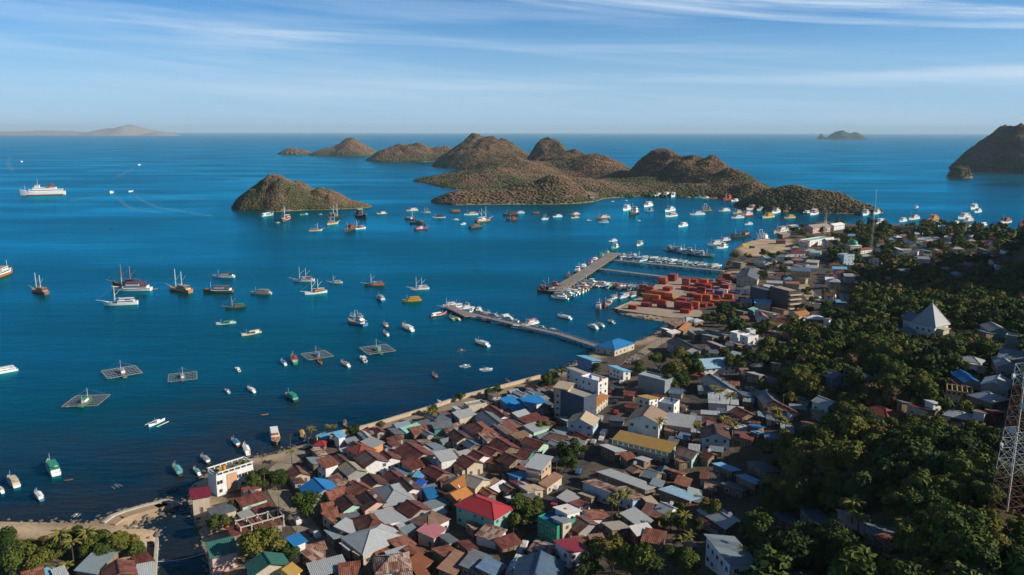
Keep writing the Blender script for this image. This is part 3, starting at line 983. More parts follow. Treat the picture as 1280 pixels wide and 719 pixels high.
HTXT = """
259 686 295 675 8 s teal pink 6.5 | pink house with sea green roof beside the creek
362 678 379 670 5 s blue white 6 | white cube house with bright blue roof by the dirt lane
329 689 339 704 11 g teal cream 6
353 711 364 703 7 g ochre yellow 5
318 670 341 663 5 s rust white 3
334 676 343 671 5 s crimson white 3.5
338 690 352 685 3 s maroon grey 3
297 629 332 618 6 s maroon mint 3.5
299 646 316 640 5 s grey cream 3
317 639 342 631 5 s maroon cream 3
237 616 263 610 6 s crimson cream 6 | cream house with crimson roof at the creek mouth
392 596 407.5 611 12 g blue grey 3.5 | bright blue tarpaulin roof in the near quarter
370 581.5 377 591 7 g rust cream 3
400 580 419 574 7 s rust white 6
434 576 447.5 587 8 g greyyellow grey 4
421 567 434 577 6 g darkrust cream 4
448 555 453 557 8 h redrust cream 6
458 556 473 549 7 s grey orange 6
456 562 472 574 10 g striped white 5
479 562 491 572 7 g maroon white 4
507 552 531 566 12 g maroon cream 4
507 582.5 533 573 8 s maroon cream 4
399 551 401 551 5 h red wood 2.5
400 547 411 542 5 s skyblue wood 3
419 544 430 541 5 s skyblue white 5
450 538 459 536 5 g maroon cream 2.5
414 602 430 596 7 s mottled wood 3
440 600 462 610 10 g rust wood 3.5
405 614 432 606 9 g rust cream 3
460 591 473 603 8 g darkrust cream 4
487 587 501 597 7 g maroon white 3.5
501 595 518 610 7 g darkrust white 4
487 605 494 614 12 h lgrey cream 4
430 617 443 631 8 g darkrust mint 4
457 612 473 627 10 g darkrust pink 4
400 630 418 626 8 g rust wood 3
408 648 431 637 7 s rust cream 3.5
434 641 450 635 5 s rust cream 3
430 664 446 652 9 s lgrey wood 4
458 664 476 657 14 h lgrey cream 4 | broad pale grey hipped hall beside the dirt lane
460 642 468 650 10 h rust wood 4.2
477 636 499 651 11 s lgrey white 4
428 651 451 643 5 s slate wood 3.5
413 661 426 672 5 s sgrey wood 3
431 677 444 686 4.5 s lgrey wood 3
448 687 457 692 5 s sand wood 3
498 660 519 651 4 s lgrey white 3
502 665 522 657 4 s sgrey wood 3.5
490 681 511 671 8.5 s rust wood 3.5
465 688 485 681 6 s rust wood 3
484 695 496 693 10 h mottled white 4.5
383 697 400 688 7 s mottled wood 3
385 714 433 700 7 s lgrey wood 3
422 714 452 709 7 s rust wood 3
383 687 408 680 4 s rustsand wood 3
531 668 548 655 7 s pink cream 4 | house with a dusty pink roof in the near quarter
533 645 541 641 9 h brown white 4
549 683 565 692 7 s rust wood 3
502 716 533 695 6 s orust wood 3
512 692 524 684 6 s rust wood 3
518 716 534 711 7 s orust wood 3
556 714 580 690 6 s rustsand wood 3
586 710 604 690 7 s slate wood 3
606 714 622 700 7 s slateblue wood 3
600 661 628 668 7 s mottled white 3.5
593 620 618 628 10.5 h red seagreen 6.5 | sea green hall with bright red hipped roof
586 593 605 599 9 g sandgrey cream 4.5
562 604 580 593 8 g orange wood 4.5 | ragged orange thatched roof above the red roofed hall
562 617 583 608 7 g orange wood 4
531 617 546 614 7 s blue blue 3.5
546 571 568 566 7 s lgrey white 6
578 568 595 577 8 g maroon cream 4
591 562 606 569 7 g maroon white 4
605 557 622 563 8 g maroon wood 3.5
620 546.5 640 557 9 g maroon wood 3.5
630 565 648 572 9 g darkrust wood 3.5
610 574 634 577 5 s rust wood 3
650 560 667 564 8 g maroon green 3.5
642 590 657 595 8 s blue blue 3.8
608 608 624 599 4 s rustsand wood 3
617 612 634 602 4 s white wood 3
638 619 650 623 7 s white cream 3
535 581 556 591 7 g maroon wood 3.5
546 597 560 594 6 s darkrust wood 3
552 611 562 616 6 s darkrust wood 3
508 624 528 636 9 g maroon grey 3.5
517 592 533 594 4 s skyblue wood 3
520 601 531 605 4 s ublue wood 2.5
503 538 526 531 5 s mint teal 3
513 539 537 534 6 s rust wood 3
540 532 566 529 6 s slate teal 4
569 519 591 514 6 s lgrey cream 5
546 521 565 524 7 s slate wood 3.5
553 536 578 531 5 s mottled wood 3
567 536 582 546 8 g darkrust cream 3.5
594 527 606 535 10 h rust blue 4
604 513 626 528 9 g slate white 4
611 505 632 518 7 g maroon white 3.5
583 507 605 503 6 f lgrey cream 4
602 546 620 542 8 s mottled white 4
624 537 648 529 10 s striped blue 3.8
644 548 662 541 7 s rustsand wood 3
630 503 648 498 9 s blue blue 4
654 502 678 497 9 s blue white 4
637 511 655 508 6 s blue wood 3
644 519 663 514 6 s lgrey cream 4
653 527 680 518 8 s maroon wood 4
660 536 682 529 7 s lgrey mint 4
656 546 681 553 7 g maroon mint 4
691 541 711 544 8 h brown blue 3.5
699 554 727 559 5 s sgrey wood 3.5
711 548 729 552 6 s sgrey wood 3.5
683 563 703 567 6 s maroon white 3
663 575 685 579 10 s lgrey tan 7.5 | tan three-storey house with open balconies on the main street
678 606 699 592 4 s rustsand cream 3.5
659 606 670.5 612.5 8 s sand cream 3.5
733 513 725 524 12 g sand paleblue 5.5
700 484 738 494 9 f sandgrey slateblue 12 | tall dark windowless block near the waterfront
695 480 715 482 7 s sand cream 14
712 459 734 467 6 s sandgrey white 8
732 470 754 475 8 f white white 10 | white flat roofed block beside the tall dark block
739 506 757 492 4 s orange cream 5
726 444 746 451 7 s skyblue blue 6
765 457 785 463 6 s skyblue white 5
785 454 799 457 7 h brown wood 3
803 468 836.5 474 8 f lgrey sgrey 8 | plain grey concrete block with a blank wall
802 494 819 497 9 s ochre white 5
826 501 846 504 8 f sgrey white 6
815 505 804 519 14 g tan white 7.5 | white three-storey house with tan gabled roof
769 544 843.5 557 8 s ochre mint 5.5 | long two-storey block with ochre yellow roof
756 555 777 563 7 s lgrey wood 4
832 523 868 525 11 s lgrey pink 5
893 528 896 540 11 g darkrust paleblue 5.5
848 558 873 563 8 g striped mint 4
880 564 892 567 6 g rust wood 3
848 573 856 577 5 s rust wood 3
833 586 857 591 3.5 s rust wood 3
797 571 811 575 6 s lgrey wood 3
790 580 800 585 6 g rustsand wood 3
806 586 824 589 7 g sgrey wood 3.5
778 572 794 568 6 s rust wood 3
753 588 817 606 9 s lgrey wood 4 | long pale grey shed roof below the ochre block
734 600 771 611 8 s mottled paleblue 4.5
771 609 802 621 8 s mottled paleblue 4
830 609 872 621 9 s paleblue wood 4 | long pale blue shed roof among the palms
895 578 922 586 6 s skyblue wood 4
925 593 952 602 6 s skyblue wood 4
942 576 969 585 8 s slateteal wood 3
905 603 935 610 6 s slate wood 3
883 629 922 646 8 g lgrey wood 3.5
808 628 820 625 6 s sand wood 3
803 635 830 640 7 s striped wood 3.5
825 627 844 634 7 g lgrey white 3.5
786 650 806 641 9 s lgrey wood 3.5
790 664 815 657 5 s white red 3.5
803 668 832 671 7 s rust wood 3
857 678 869 682 4 s rust wood 3
898.5 671 932.5 693 9.5 s sgrey white 7 | white two-storey house with blue grey roof below the wood
684 643 708 653 9 f blue green 6 | house with emerald green panels and blue roof terrace
700 632 719 639 7 s white white 7.5
695 645 711 651 5 s sgrey cream 7
720 644 738 653 9 g striped grey 4
740 637 753 647 8 s rust white 3.5
716 626 733 631 7 s maroon white 3.5
726 615 745 620 5 s sand wood 3
704 626 718 615 6 s grey wood 3.5
704 674 725 686 8 s crimson white 5 | house with crimson roof beside the main street
666 677 694 685 6 g mottled wood 3
677 687 669 713 14 g slateblue white 4 | big slate blue gabled house on the main street corner
763 652 778 660 8 s sandgrey wood 3.5
737 675 757 671 5 s rustsand wood 3
722 670 731 675 5 s rust wood 3
106 716 137 684 7 s sgrey wood 3
146 697 150 716 9 g rust wood 3
168 699 189 692 6 s maroon white 3
169 712 192 708 7 s lgrey wood 3
5 700 22 694 9 s lgrey wood 3
25 716 55 707 7 g rust wood 3
52 718 62 712 3 s skyblue wood 3
66 719 84 713 6 s lgrey wood 3
1200 460 1218 471 7 g blue grey 4.5 | grey hillside house with bright blue roof
1209 444 1220 444 7 h lgrey yellow 5
1216 454 1229 457 6 s sand cream 4
1251 464 1244 476 10 g lgrey grey 4.5
1233 487 1241 488 10 h lgrey wood 4 | open pavilion with pale hipped roof on the hillside
1217 513 1236 514 8 s rustsand white 4.5
1238 512 1250 514 7 s rust red 4
1194 512 1206 512 7 h lgrey cream 4
1137 506 1168 509 7 s maroon cream 3.5
1126 500 1134 502 5 s slate wood 4
1160 500 1174 503 5 s lgrey white 4
1097 504 1110 505 9 h redrust white 4 | white hillside house with brick red hipped roof
1022 495 1045 497 8 g lgrey mint 4
1019 512 1036 516 6 s rustsand wood 3
1007 526 1025 530 7 s rust wood 3
1036 461 1052 464 9 g slate blue 6
1062 455 1088 463 7 g lgrey white 5
937 465 955 467 8 s lgrey wood 4
925 463 937 461 5 s rustsand wood 3
965 453 980 454 6 s slate wood 3.5
985 450 994 451 6 s rust wood 3
886 466 913 481 10 g sgrey white 4
884 497 924 496 11 s lgrey white 4
930 489 940 495 9 s slateblue wood 4
968 501 990 508 8 g rust white 4
955 486 967 497 9 g slate wood 4
985 512 995 515 6 s rust white 3.5
920 508 938 514 8 g rust wood 3.5
896 530 908 533 7 s rust blue 4
937 531 953 533 7 s blue wood 3
943 539 952 541 5 s skyblue wood 3
872 449 922 441 15 g paleblue white 5 | large pale blue warehouse roof beyond the trees
843 421 868 430 11 g darkslate grey 5
857 438 872 438 8 s skyblue wood 3
863 415 880 412 9 s sandgrey wood 4
880 418 896 419 9 s sgrey wood 4
887 427 905 431 5 s lgrey red 4
890 413 912 416 9 s sgrey wood 4
917 417 928 415 7 f white white 5
930 421 943 418 7 f white white 5
935 413 942 412 5 f white white 6
912 427 928 429 7 s rustsand wood 3
851 413 862 403 4 s orange wood 3
838 405 858 402 8 s mottled wood 3
829 410 838 413 5 s white wood 3
836 416 848 413 5 s white wood 3
857 397 863 396 7 h lgrey wood 3
867 399 872 398 6 h lgrey wood 3
944 358 966 362 10 f slate darkslate 11 | dark grey apartment block behind the container yard
970 358 994 364 12 f sandgrey darkbrown 13 | dark brown apartment block with open balcony end
946 387 972 391 8 s sandgrey white 4
967 384 984 387 7 s brown wood 3.5
965 400 979 402 8 g ochre cream 3.5
977 397 995 401 9 g redrust yellow 4
992 390 1008 387 9 g orange cream 4
1031 398 1040 398 6 s lgrey white 7
912 386 934 388 8 s sgrey wood 4
938 387 945 384 4 s mint teal 4
925 397 936 396 6 s pinkrust wood 3
983 345 1010 347 7 s white tan 5
981 353 1000 353 6 s pinkrust tan 4
1031 348 1043 348 8 s white white 4
1031 365 1045 366 9 g rust white 5
1044 376 1058 376 6 s skyblue wood 3
1044 383 1062 383 7 s pinkrust wood 3
1006 301 1036 296 14 f mint white 6 | harbour terminal with mint green flat roof
1010 281 1033 279 16 g sandgrey pink 7
1038 280 1052 278 11 g white white 6
1051 318 1064 318 10 f lgrey paleblue 9 | pale blue three-storey block near the green domed mosque
990 313 1001 313 9 h crimson white 4
1013 314 1027 315 9 s mint white 4
997 328 1013 330 8 s red white 4
1008 326 1024 327 8 s lgrey tan 6
988 336 1014 337 12 s slateblue tan 6
953 357 966 358 8 s white wood 4
938 334 934 343 18 g slate cream 7 | dark gabled warehouse at the root of the piers
1116 283 1141 284 10 f sgrey tan 8 | tan two-storey hotel near the far shore
1135 313 1149 314 8 s white white 4
1143 321 1163 322 9 s sgrey white 4.5
1169 311 1175 314 6 f white orange 9
1198 332 1216 332 8 s rust wood 3.5
1204 326 1217 325 7 s sgrey white 4
1088 323 1102 325 8 s mint white 4
1096 310 1104 311 8 s slate white 4
1120 309 1127 312 6 s white white 6
1240 295 1250 296 8 h red white 4
1265 302 1270 303 7 h red white 4
1254 299 1265 300 8 s sgrey wood 4
1159 329 1168 330 8 s skyblue wood 4
1245 330 1249 330 5 s white white 5
1274 294 1284 295 8 h redrust white 4
1238 401 1252 409 10 g sandgrey teal 4.5
1226 413 1240 416 7 s slate wood 4
1258 419 1284 421 6 f slate sgrey 6
1250 436 1290 437 13 g sgrey teal 5 | large blue grey hall at the edge of the hill quarter
1252 442 1262 452 8 g lgrey grey 4
1188 388 1198 391 7 s slateblue wood 4
1131 408 1137 408 7 h sgrey white 3.5
1062 638 1095 652 9 s sandgrey wood 3
1097 655 1124 668 9 s sgrey wood 3
1101 679 1121 668 6 s rust wood 3
971 641 1002 648 7 s slateblue wood 3
1010 637 1040 643 7 s slateblue wood 3
995 719 1045 716 8 s slate wood 3
763 426 775 422 15 h blue cream 4 | cream terminal with bright blue roof at the jetty foot
960 316 972 317 8 s sandgrey wood 4
905 352 915 355 8 s sgrey wood 4
918 327 930 329 9 s white wood 5
945 325 958 327 8 s lgrey white 4
970 300 982 300 8 s rust wood 4
975 292 985 290 8 s sandgrey wood 4
1075 310 1086 309 8 h rust white 4
1070 330 1080 331 8 s rust white 4
1100 335 1112 336 8 s slate wood 4
1125 338 1138 337 8 s sgrey wood 4
1105 347 1117 348 8 s pinkrust wood 4
1070 345 1080 347 7 s skyblue wood 3
1210 306 1220 306 8 s rust white 4
1225 310 1236 311 8 s sgrey wood 4
1255 310 1266 309 8 s maroon white 4
1152 297 1164 297 8 s sgrey white 5
1180 296 1190 296 8 s white white 4
1205 290 1217 291 8 s slate wood 4
"""
EXTRA = {}
for line in HTXT.strip().split('\n'):
    body, _, lab = line.partition('|')
    p = body.split()
    lab = lab.strip()
    r_ = house(float(p[0]), float(p[1]), float(p[2]), float(p[3]), float(p[4]) * .84, p[5], p[6], p[7], float(p[8]),
               land=lab or None, fixed=lab or None)
    if lab:
        EXTRA[lab] = r_

def local(lab, fn):
    """extra parts in the house's own frame; fn(root, L, w, front) with front = -1/1 the long side towards the viewer"""
    t, c, ang, L, w = EXTRA[lab]
    n = Vector((-math.sin(t.rotation_euler.z), math.cos(t.rotation_euler.z)))
    fn(t, L, w, -1 if n.x * c.x + n.y * c.y > 0 else 1)


def veranda(t, L, w, f):
    put('balcony', MB().box(0, f * (w / 2 + .75), 2.75, L, 1.5, .16).mesh('balcony', [wall_mat('cream')]), t)
    rl = MB().box(0, f * (w / 2 + 1.45), 3.75, L, .08, .1)
    for i in range(25):
        rl.box(-L / 2 + (i + .5) * L / 25, f * (w / 2 + 1.45), 3.28, .07, .06, .84)
    put('railing', rl.mesh('railing', [FRAME]), t)
    for i in range(11):
        put('post', MB().box(-L / 2 + .2 + i * (L - .4) / 10, f * (w / 2 + 1.4), 2.35, .18, .18, 5.3).mesh('post', [wall_mat('cream')]), t)


def end_balconies(n, z0, dz, col, side):
    def fn(t, L, w, f):
        for i in range(n):
            z = z0 + i * dz
            b = put('balcony', MB().box(side * (L / 2 + .7), 0, z, 1.4, w * .92, .18).mesh('balcony', [wall_mat(col)]), t)
            put('parapet', MB().box(side * (L / 2 + 1.35), 0, z + .55, .12, w * .92, .85).mesh('parapet', [wall_mat(col)]), b)
    return fn


def side_balconies(n, z0, dz, col):
    def fn(t, L, w, f):
        for i in range(n):
            z = z0 + i * dz
            b = put('balcony', MB().box(0, f * (w / 2 + .6), z, L * .9, 1.2, .18).mesh('balcony', [wall_mat(col)]), t)
            put('parapet', MB().box(0, f * (w / 2 + 1.15), z + .5, L * .9, .1, .8).mesh('parapet', [wall_mat('white')]), b)
    return fn


local('long two-storey block with ochre yellow roof', veranda)
for sd_ in (1, -1):
    local('dark brown apartment block with open balcony end', end_balconies(4, 1.6, 3.0, 'cream', sd_))
local('tan three-storey house with open balconies on the main street', side_balconies(2, 2.6, 2.5, 'tan'))
local('sea green hall with bright red hipped roof', lambda t, L, w, f: put('entrance_canopy', MB().box(0, f * (w / 2 + 1.1), 2.9, 3.6, 2.2, .2).box(-1.6, f * (w / 2 + 2.0), 1.3, .2, .2, 3).box(1.6, f * (w / 2 + 2.0), 1.3, .2, .2, 3).mesh('entrance_canopy', [wall_mat('cream')]), t))

# low sheds that fill the gaps of the near quarter, as in the photograph
QUART = np.array([W(a, b, 2)[:2] for a, b in [(262, 650), (330, 600), (420, 560), (560, 512), (690, 480), (735, 500), (735, 560), (655, 690), (600, 719), (470, 719), (430, 690), (300, 719), (275, 700)]])
QUART2 = np.array([W(a, b, 3)[:2] for a, b in [(735, 560), (790, 480), (900, 440), (985, 500), (955, 560), (900, 600), (870, 660), (760, 660), (740, 610)]])
LANES = [[(420, 719), (392, 672), (352, 622), (338, 592), (392, 556)], [(650, 722), (668, 672), (700, 610), (742, 560), (765, 500), (775, 470), (800, 440)],
         [(880, 400), (820, 430), (790, 450), (765, 475)], [(800, 480), (850, 490), (880, 500), (930, 515), (1000, 520), (1060, 500)],
         [(1020, 400), (1025, 360), (1030, 330), (1035, 310)], [(905, 342), (950, 338), (1000, 352), (1022, 380)],
         [(1285, 600), (1262, 560), (1256, 520), (1262, 480), (1262, 430)]]
LANEW = [[G(a, b, 0) for a, b in ln] for ln in LANES]


def lane_d(x, y):
    best = 1e9
    for ln in LANEW:
        for a, b in zip(ln, ln[1:]):
            dx, dy = b.x - a.x, b.y - a.y
            t = max(0, min(1, ((x - a.x) * dx + (y - a.y) * dy) / (dx * dx + dy * dy + 1e-6)))
            best = min(best, math.hypot(x - a.x - t * dx, y - a.y - t * dy))
    return best


QUART2B = np.array([W(a, b, 5)[:2] for a, b in [(870, 440), (985, 420), (1010, 520), (985, 600), (930, 640), (860, 660), (840, 560)]])
QUART3 = np.array([W(a, b, 3)[:2] for a, b in [(915, 350), (960, 318), (1000, 306), (1050, 302), (1066, 345), (1075, 400), (1010, 412), (915, 405)]])
QUART4 = np.array([W(a, b, 5)[:2] for a, b in [(1062, 288), (1120, 286), (1285, 296), (1300, 330), (1200, 345), (1062, 345)]])


def fill(Q, n, ang0, near):
    k = tries = 0
    while k < n and tries < 3000:
        tries += 1
        x = rng.uniform(Q[:, 0].min(), Q[:, 0].max()); y = rng.uniform(Q[:, 1].min(), Q[:, 1].max())
        L = rng.uniform(3.2, 7.0) if near else rng.uniform(6, 11); w = rng.uniform(2.6, 4.4) if near else rng.uniform(5, 8)
        if poly_sd(Q, np.array([x]), np.array([y]))[0] < 1 or in_rect(x, y, .9 if near else 3.2) or lane_d(x, y) < (5.2 if near else 7) or height(x, y) < 1.2:
            continue
        ang = R(ang0) + (math.pi / 2 if rng.random() < .4 else 0) + rng.uniform(-.08, .08)
        if near:
            rcx = rng.choice(['rust', 'maroon', 'darkrust', 'slate', 'mottled', 'lgrey', 'sgrey', 'sgrey', 'lgrey', 'maroon', 'slateblue', 'slate', 'striped'])
            house(0, 0, 0, 0, w, rng.choice('sssg'), rcx, rng.choice(['wood', 'wood', 'grey', 'cream']), rng.uniform(2.3, 3.1), at=(Vector((x, y, 0)), ang, L), name='shed', cat='shed')
        else:
            rcx = rng.choice(['rust', 'maroon', 'slate', 'lgrey', 'lgrey', 'sgrey', 'white', 'redrust', 'sandgrey', 'pinkrust', 'skyblue'])
            house(0, 0, 0, 0, w, rng.choice('ghhs'), rcx, rng.choice(['white', 'cream', 'tan', 'grey', 'white']), rng.choice([3, 3.5, 4, 6.2]), at=(Vector((x, y, 0)), ang, L), name='town_house')
        k += 1


fill(QUART, 105, -55, True)
fill(QUART2, 46, -20, True)
fill(QUART2B, 40, -15, True)
fill(QUART3, 46, -12, False)
fill(QUART4, 44, -5, False)
# ------------------------------------------------------------------ single buildings
def frame(x1, y1, x2, y2, dz):
    a = G(x1, y1, dz); b_ = G(x2, y2, dz)
    d = b_ - a
    c = (a + b_) / 2
    ang = math.atan2(d.y, d.x)
    c.z = max(height(c.x, c.y), 1.0)
    return c, ang, math.hypot(d.x, d.y)


def thing(name, c, ang=0.0):
    o = put(name, None, None, c, ang)
    o.empty_display_size = .5
    return o


TANK_O = plain('orange water tank', (.62, .26, .02), .4)
TANK_B = plain('blue water tank', (.02, .12, .42), .4)
ROCK = plain('shore rock', (.17, .15, .125), .95, .1, .5, .8)
MRED = plain('red paint', (.42, .05, .03), .5)
GREEND = plain('green dome paint', (.03, .28, .18), .4)

# white three-storey building with a roof terrace at the creek mouth
c, ang, L = frame(264.5, 592, 310.5, 577.5, 7.2)
w = 6.2
t = thing('terrace_building', c, ang)
hh = 7.2
front = -1 if (-math.sin(ang) * 0 + math.cos(ang)) > 0 else 1
m = MB().box(0, 0, hh / 2 - 1, L, w, hh + 2)
put('wall', m.mesh('wall', [wall_mat('white')]), t)
pm = MB()
for s in (-1, 1):
    pm.box(0, s * (w / 2 - .15), hh + .95, L + .3, .35, .35); pm.box(s * L / 2, 0, hh + .95, .35, w - .5, .35)
    for i in range(7):
        pm.box(-L / 2 + .3 + i * (L - .6) / 6, s * (w / 2 - .15), hh + .4, .3, .3, .8)
put('parapet', pm.mesh('parapet', [wall_mat('white')]), t)
put('roof_deck', MB().box(0, 0, hh + .05, L - .5, w - .5, .1).mesh('roof_deck', [plain('terrace floor', (.12, .13, .12), .8)]), t)
put('facade_panel', MB().box(-1.2, front * (w / 2 + .06), 3.4, 3.6, .12, 6.6).mesh('facade_panel', [plain('orange brick panel', (.55, .33, .2), .85)]), t)
for s, n in ((0, 5), (1, 6)):
    for i in range(n):
        x = -L / 2 + (i + .5) * L / n
        if -3.3 < x < .9:
            continue
        wv = put('window', WIN, t, (x, front * (w / 2 + .04), 1.7 + s * 3.05), 0 if front < 0 else math.pi)
        if s == 1:
            wv.scale = (1.9, 1, 1.1)
for i, (x, y) in enumerate(((-3.2, .5), (1.5, -1), (4, 1), (5.4, -.6))):
    put('planter', MB().box(x, y, hh + .45, 1.6, 1.0, .7).mesh('planter', [plain('terrace plants', (.10, .12, .04), .9)]), t)
put('sunshade', MB().box(-3.9, -1.0, hh + 1.3, 1.9, 1.7, .12).box(-3.9, -1, hh + .65, .12, .12, 1.2).mesh('sunshade', [plain('yellow canvas', (.65, .38, .03), .7)]), t)
reg(t, 'building', 'white terrace building', None, 'white three-storey building with open roof terrace by the creek', 'white three-storey building with open roof terrace by the creek', hh, 200)
add_foot(c, ang, L, w)


def concrete_frame(name, x1, y1, x2, y2, w, nx, hh, mat, lab, stub=.5):
    c, ang, L = frame(x1, y1, x2, y2, hh * .5)
    t = thing(name, c, ang)
    put('slab', MB().box(0, 0, -.4, L + .8, w + .8, 1.0).mesh('slab', [CONC2]), t)
    for j in (-1, 1):
        for i in range(nx):
            x = -L / 2 + i * L / (nx - 1)
            put('column', MB().box(x, j * w / 2, hh / 2, .38, .38, hh + stub).mesh('column', [mat]), t)
        put('beam', MB().box(0, j * w / 2, hh - .1, L - .1, .26, .34).mesh('beam', [mat]), t)
    for i in range(nx):
        x = -L / 2 + i * L / (nx - 1)
        put('beam', MB().box(x, 0, hh - .12, .24, w - .3, .30).mesh('beam', [mat]), t)
    reg(t, 'building', lab, None, lab, lab, hh, 80)
    add_foot(c, ang, L, w)
    return t


concrete_frame('unfinished_building', 298, 662, 351, 647, 5.0, 5, 3.6, CONC2, 'roofless unfinished building of pale concrete columns near the creek')
concrete_frame('timber_frame_building', 1183, 493, 1215, 492, 8, 6, 4.0, plain('raw timber', (.50, .36, .20), .8), 'open timber frame of an unfinished house on the hillside')

# pyramid roofed church on the hill crest
c = G(1163, 404, 4.5)
t = thing('church', c, R(-58))
s2, hw = 6.4, 4.5
put('wall', MB().box(0, 0, hw / 2 - 1.2, 11.4, 11.4, hw + 2.4).mesh('wall', [wall_mat('white')]), t)
ap = (0, 0, hw + 10.0)
ring = [(-s2, -s2, hw), (s2, -s2, hw), (s2, s2, hw), (-s2, s2, hw)]
low = [(x, y, hw - .3) for x, y, z in ring]
RFM = MB().add(ring + [ap] + low, [(0, 1, 4), (1, 2, 4), (2, 3, 4), (3, 0, 4), (8, 7, 6, 5), (0, 5, 6, 1), (1, 6, 7, 2), (2, 7, 8, 3), (3, 8, 5, 0)])
for q in ring:
    RFM.tube((0, 0, ap[2] + .05), (q[0], q[1], hw + .05), .16, n=4)
put('roof', RFM.mesh('roof', [roof_mat('grey')]), t)
put('porch', MB().box(7.0, -1.0, 1.4, 3.4, 5.0, 3.8).box(7.2, -1.0, 3.45, 4.2, 5.8, .25).mesh('porch', [wall_mat('cream')]), t)
put('wing_wall', MB().box(-9.5, 4.0, 1.2, 9, 8, 5.0).mesh('wing_wall', [wall_mat('white')]), t)
put('wing_roof', MB().extrude([(-.7, 3.6), (4, 7.2), (8.7, 3.6), (8.7, 3.4), (4, 7.0), (-.7, 3.4)], -14.6, -3.2).mesh('wing_roof', [roof_mat('slateblue')]), t)
put('cross', MB().box(0, 0, ap[2] + .8, .12, .12, 1.8).box(0, 0, ap[2] + 1.1, .8, .1, .12).mesh('cross', [STEEL]), t)
for x, y, a in ((-3, -5.74, 0), (0, -5.74, 0), (3, -5.74, 0), (5.74, 3.4, math.pi / 2)):
    put('window', WIN, t, (x, y, 2.2), a)
reg(t, 'church', 'church', None, 'church with tall pale grey pyramid roof on the wooded hill crest', 'church with tall pale grey pyramid roof on the wooded hill crest', 8, 300)
add_foot(c, R(-58), 24, 14)

# green domed mosque
c = G(1066, 314, 0)
t = thing('mosque', c, R(10))
put('wall', MB().box(0, 0, 2.5, 12, 10, 7).mesh('wall', [wall_mat('cream')]), t)
put('cornice', MB().box(0, 0, 6.1, 12.8, 10.8, .35).mesh('cornice', [wall_mat('white')]), t)
dm = MB()
nr, ns = 8, 16
vs, fs = [], []
for j in range(nr + 1):
    a = j / nr * math.pi / 2
    rr_ = 4.3 * math.cos(a) * (1.06 if 0 < j < 4 else 1); z = 6.9 + 4.8 * math.sin(a)
    for i in range(ns):
        vs.append((rr_ * math.cos(2 * math.pi * i / ns), rr_ * math.sin(2 * math.pi * i / ns), z))
for j in range(nr):
    for i in range(ns):
        fs.append((j * ns + i, j * ns + (i + 1) % ns, (j + 1) * ns + (i + 1) % ns, (j + 1) * ns + i))
dm.add(vs, fs)
put('dome', dm.mesh('dome', [GREEND], True), t)
put('drum', MB().tube((0, 0, 6.2), (0, 0, 6.95), 4.35, n=16).mesh('drum', [wall_mat('white')]), t)
put('finial', MB().tube((0, 0, 11.6), (0, 0, 13.6), .12, .03).mesh('finial', [STEEL]), t)
for i in range(4):
    put('window', WIN, t, (-4.5 + 3 * i, -5.04, 3.2))
reg(t, 'mosque', 'mosque', None, 'cream mosque with a green dome in the far town', 'cream mosque with a green dome in the far town', 9, 200)
add_foot(c, 0, 12, 10)


# ------------------------------------------------------------------ lattice towers
def lattice(name, base, hh, wb, wt, nsec, bands, lab, dishes=(), leg=.16, first=0):
    t = thing(name, base, R(12))

    def half(z):
        return (wb + (wt - wb) * min(1, z / (hh * .85)) ** .85) / 2
    for sx, sy in ((1, 1), (-1, 1), (-1, -1), (1, -1)):
        m = MB()
        for i in range(nsec):
            z0, z1 = hh * i / nsec, hh * (i + 1) / nsec
            m.tube((sx * half(z0), sy * half(z0), z0 - (1.5 if i == 0 else 0)), (sx * half(z1), sy * half(z1), z1), leg, n=5, mi=(i // bands + first) % 2)
        put('leg', m.mesh('leg', [STEELR, STEEL]), t)
    cor = ((1, 1), (-1, 1), (-1, -1), (1, -1))
    for i in range(nsec):
        m = MB()
        z0, z1 = hh * i / nsec, hh * (i + 1) / nsec
        h0, h1 = half(z0), half(z1)
        for k in range(4):
            (ax, ay), (bx, by) = cor[k], cor[(k + 1) % 4]
            m.tube((ax * h0, ay * h0, z0), (bx * h1, by * h1, z1), leg * .55, n=4)
            m.tube((bx * h0, by * h0, z0), (ax * h1, ay * h1, z1), leg * .55, n=4)
            m.tube((ax * h1, ay * h1, z1), (bx * h1, by * h1, z1), leg * .6, n=4)
        put('bracing', m.mesh('bracing', [(STEELR, STEEL)[(i // bands + first) % 2]]), t)
    for z, a in dishes:
        r = half(z) + .4
        put('dish', MB().tube((r * math.cos(a), r * math.sin(a), z), ((r + .5) * math.cos(a), (r + .5) * math.sin(a), z), .55, .75, n=12).mesh('dish', [STEEL]), t)
    put('ladder', MB().box(half(0) * .2, 0, hh * .45, leg * 3, leg * .6, hh * .9).mesh('ladder', [STEEL]), t)
    reg(t, 'lattice tower', lab, None, lab, lab, hh * .3, 100)
    FOOT.append((base.x, base.y, wb * .7))
    return t


lattice('lattice_tower', G(1257, 641, 0), 36, 5.2, 2.6, 14, 4, 'red and white lattice mast rising from the wood by the photo edge',
        ((16, 2.2), (21, 3.6), (27, 4.2), (33, 2.6)), .065)
lattice('lattice_tower', G(1088, 325, 0), 66, 2.4, .6, 16, 40, 'thin tall lattice mast among the far town trees', (), .022, 1)
lattice('lattice_tower', G(1030, 303, 0), 36, 3.6, 1.4, 9, 3, 'reddish lattice mast beside the mint roofed harbour terminal', ((26, 3), (30, 4)), .13)


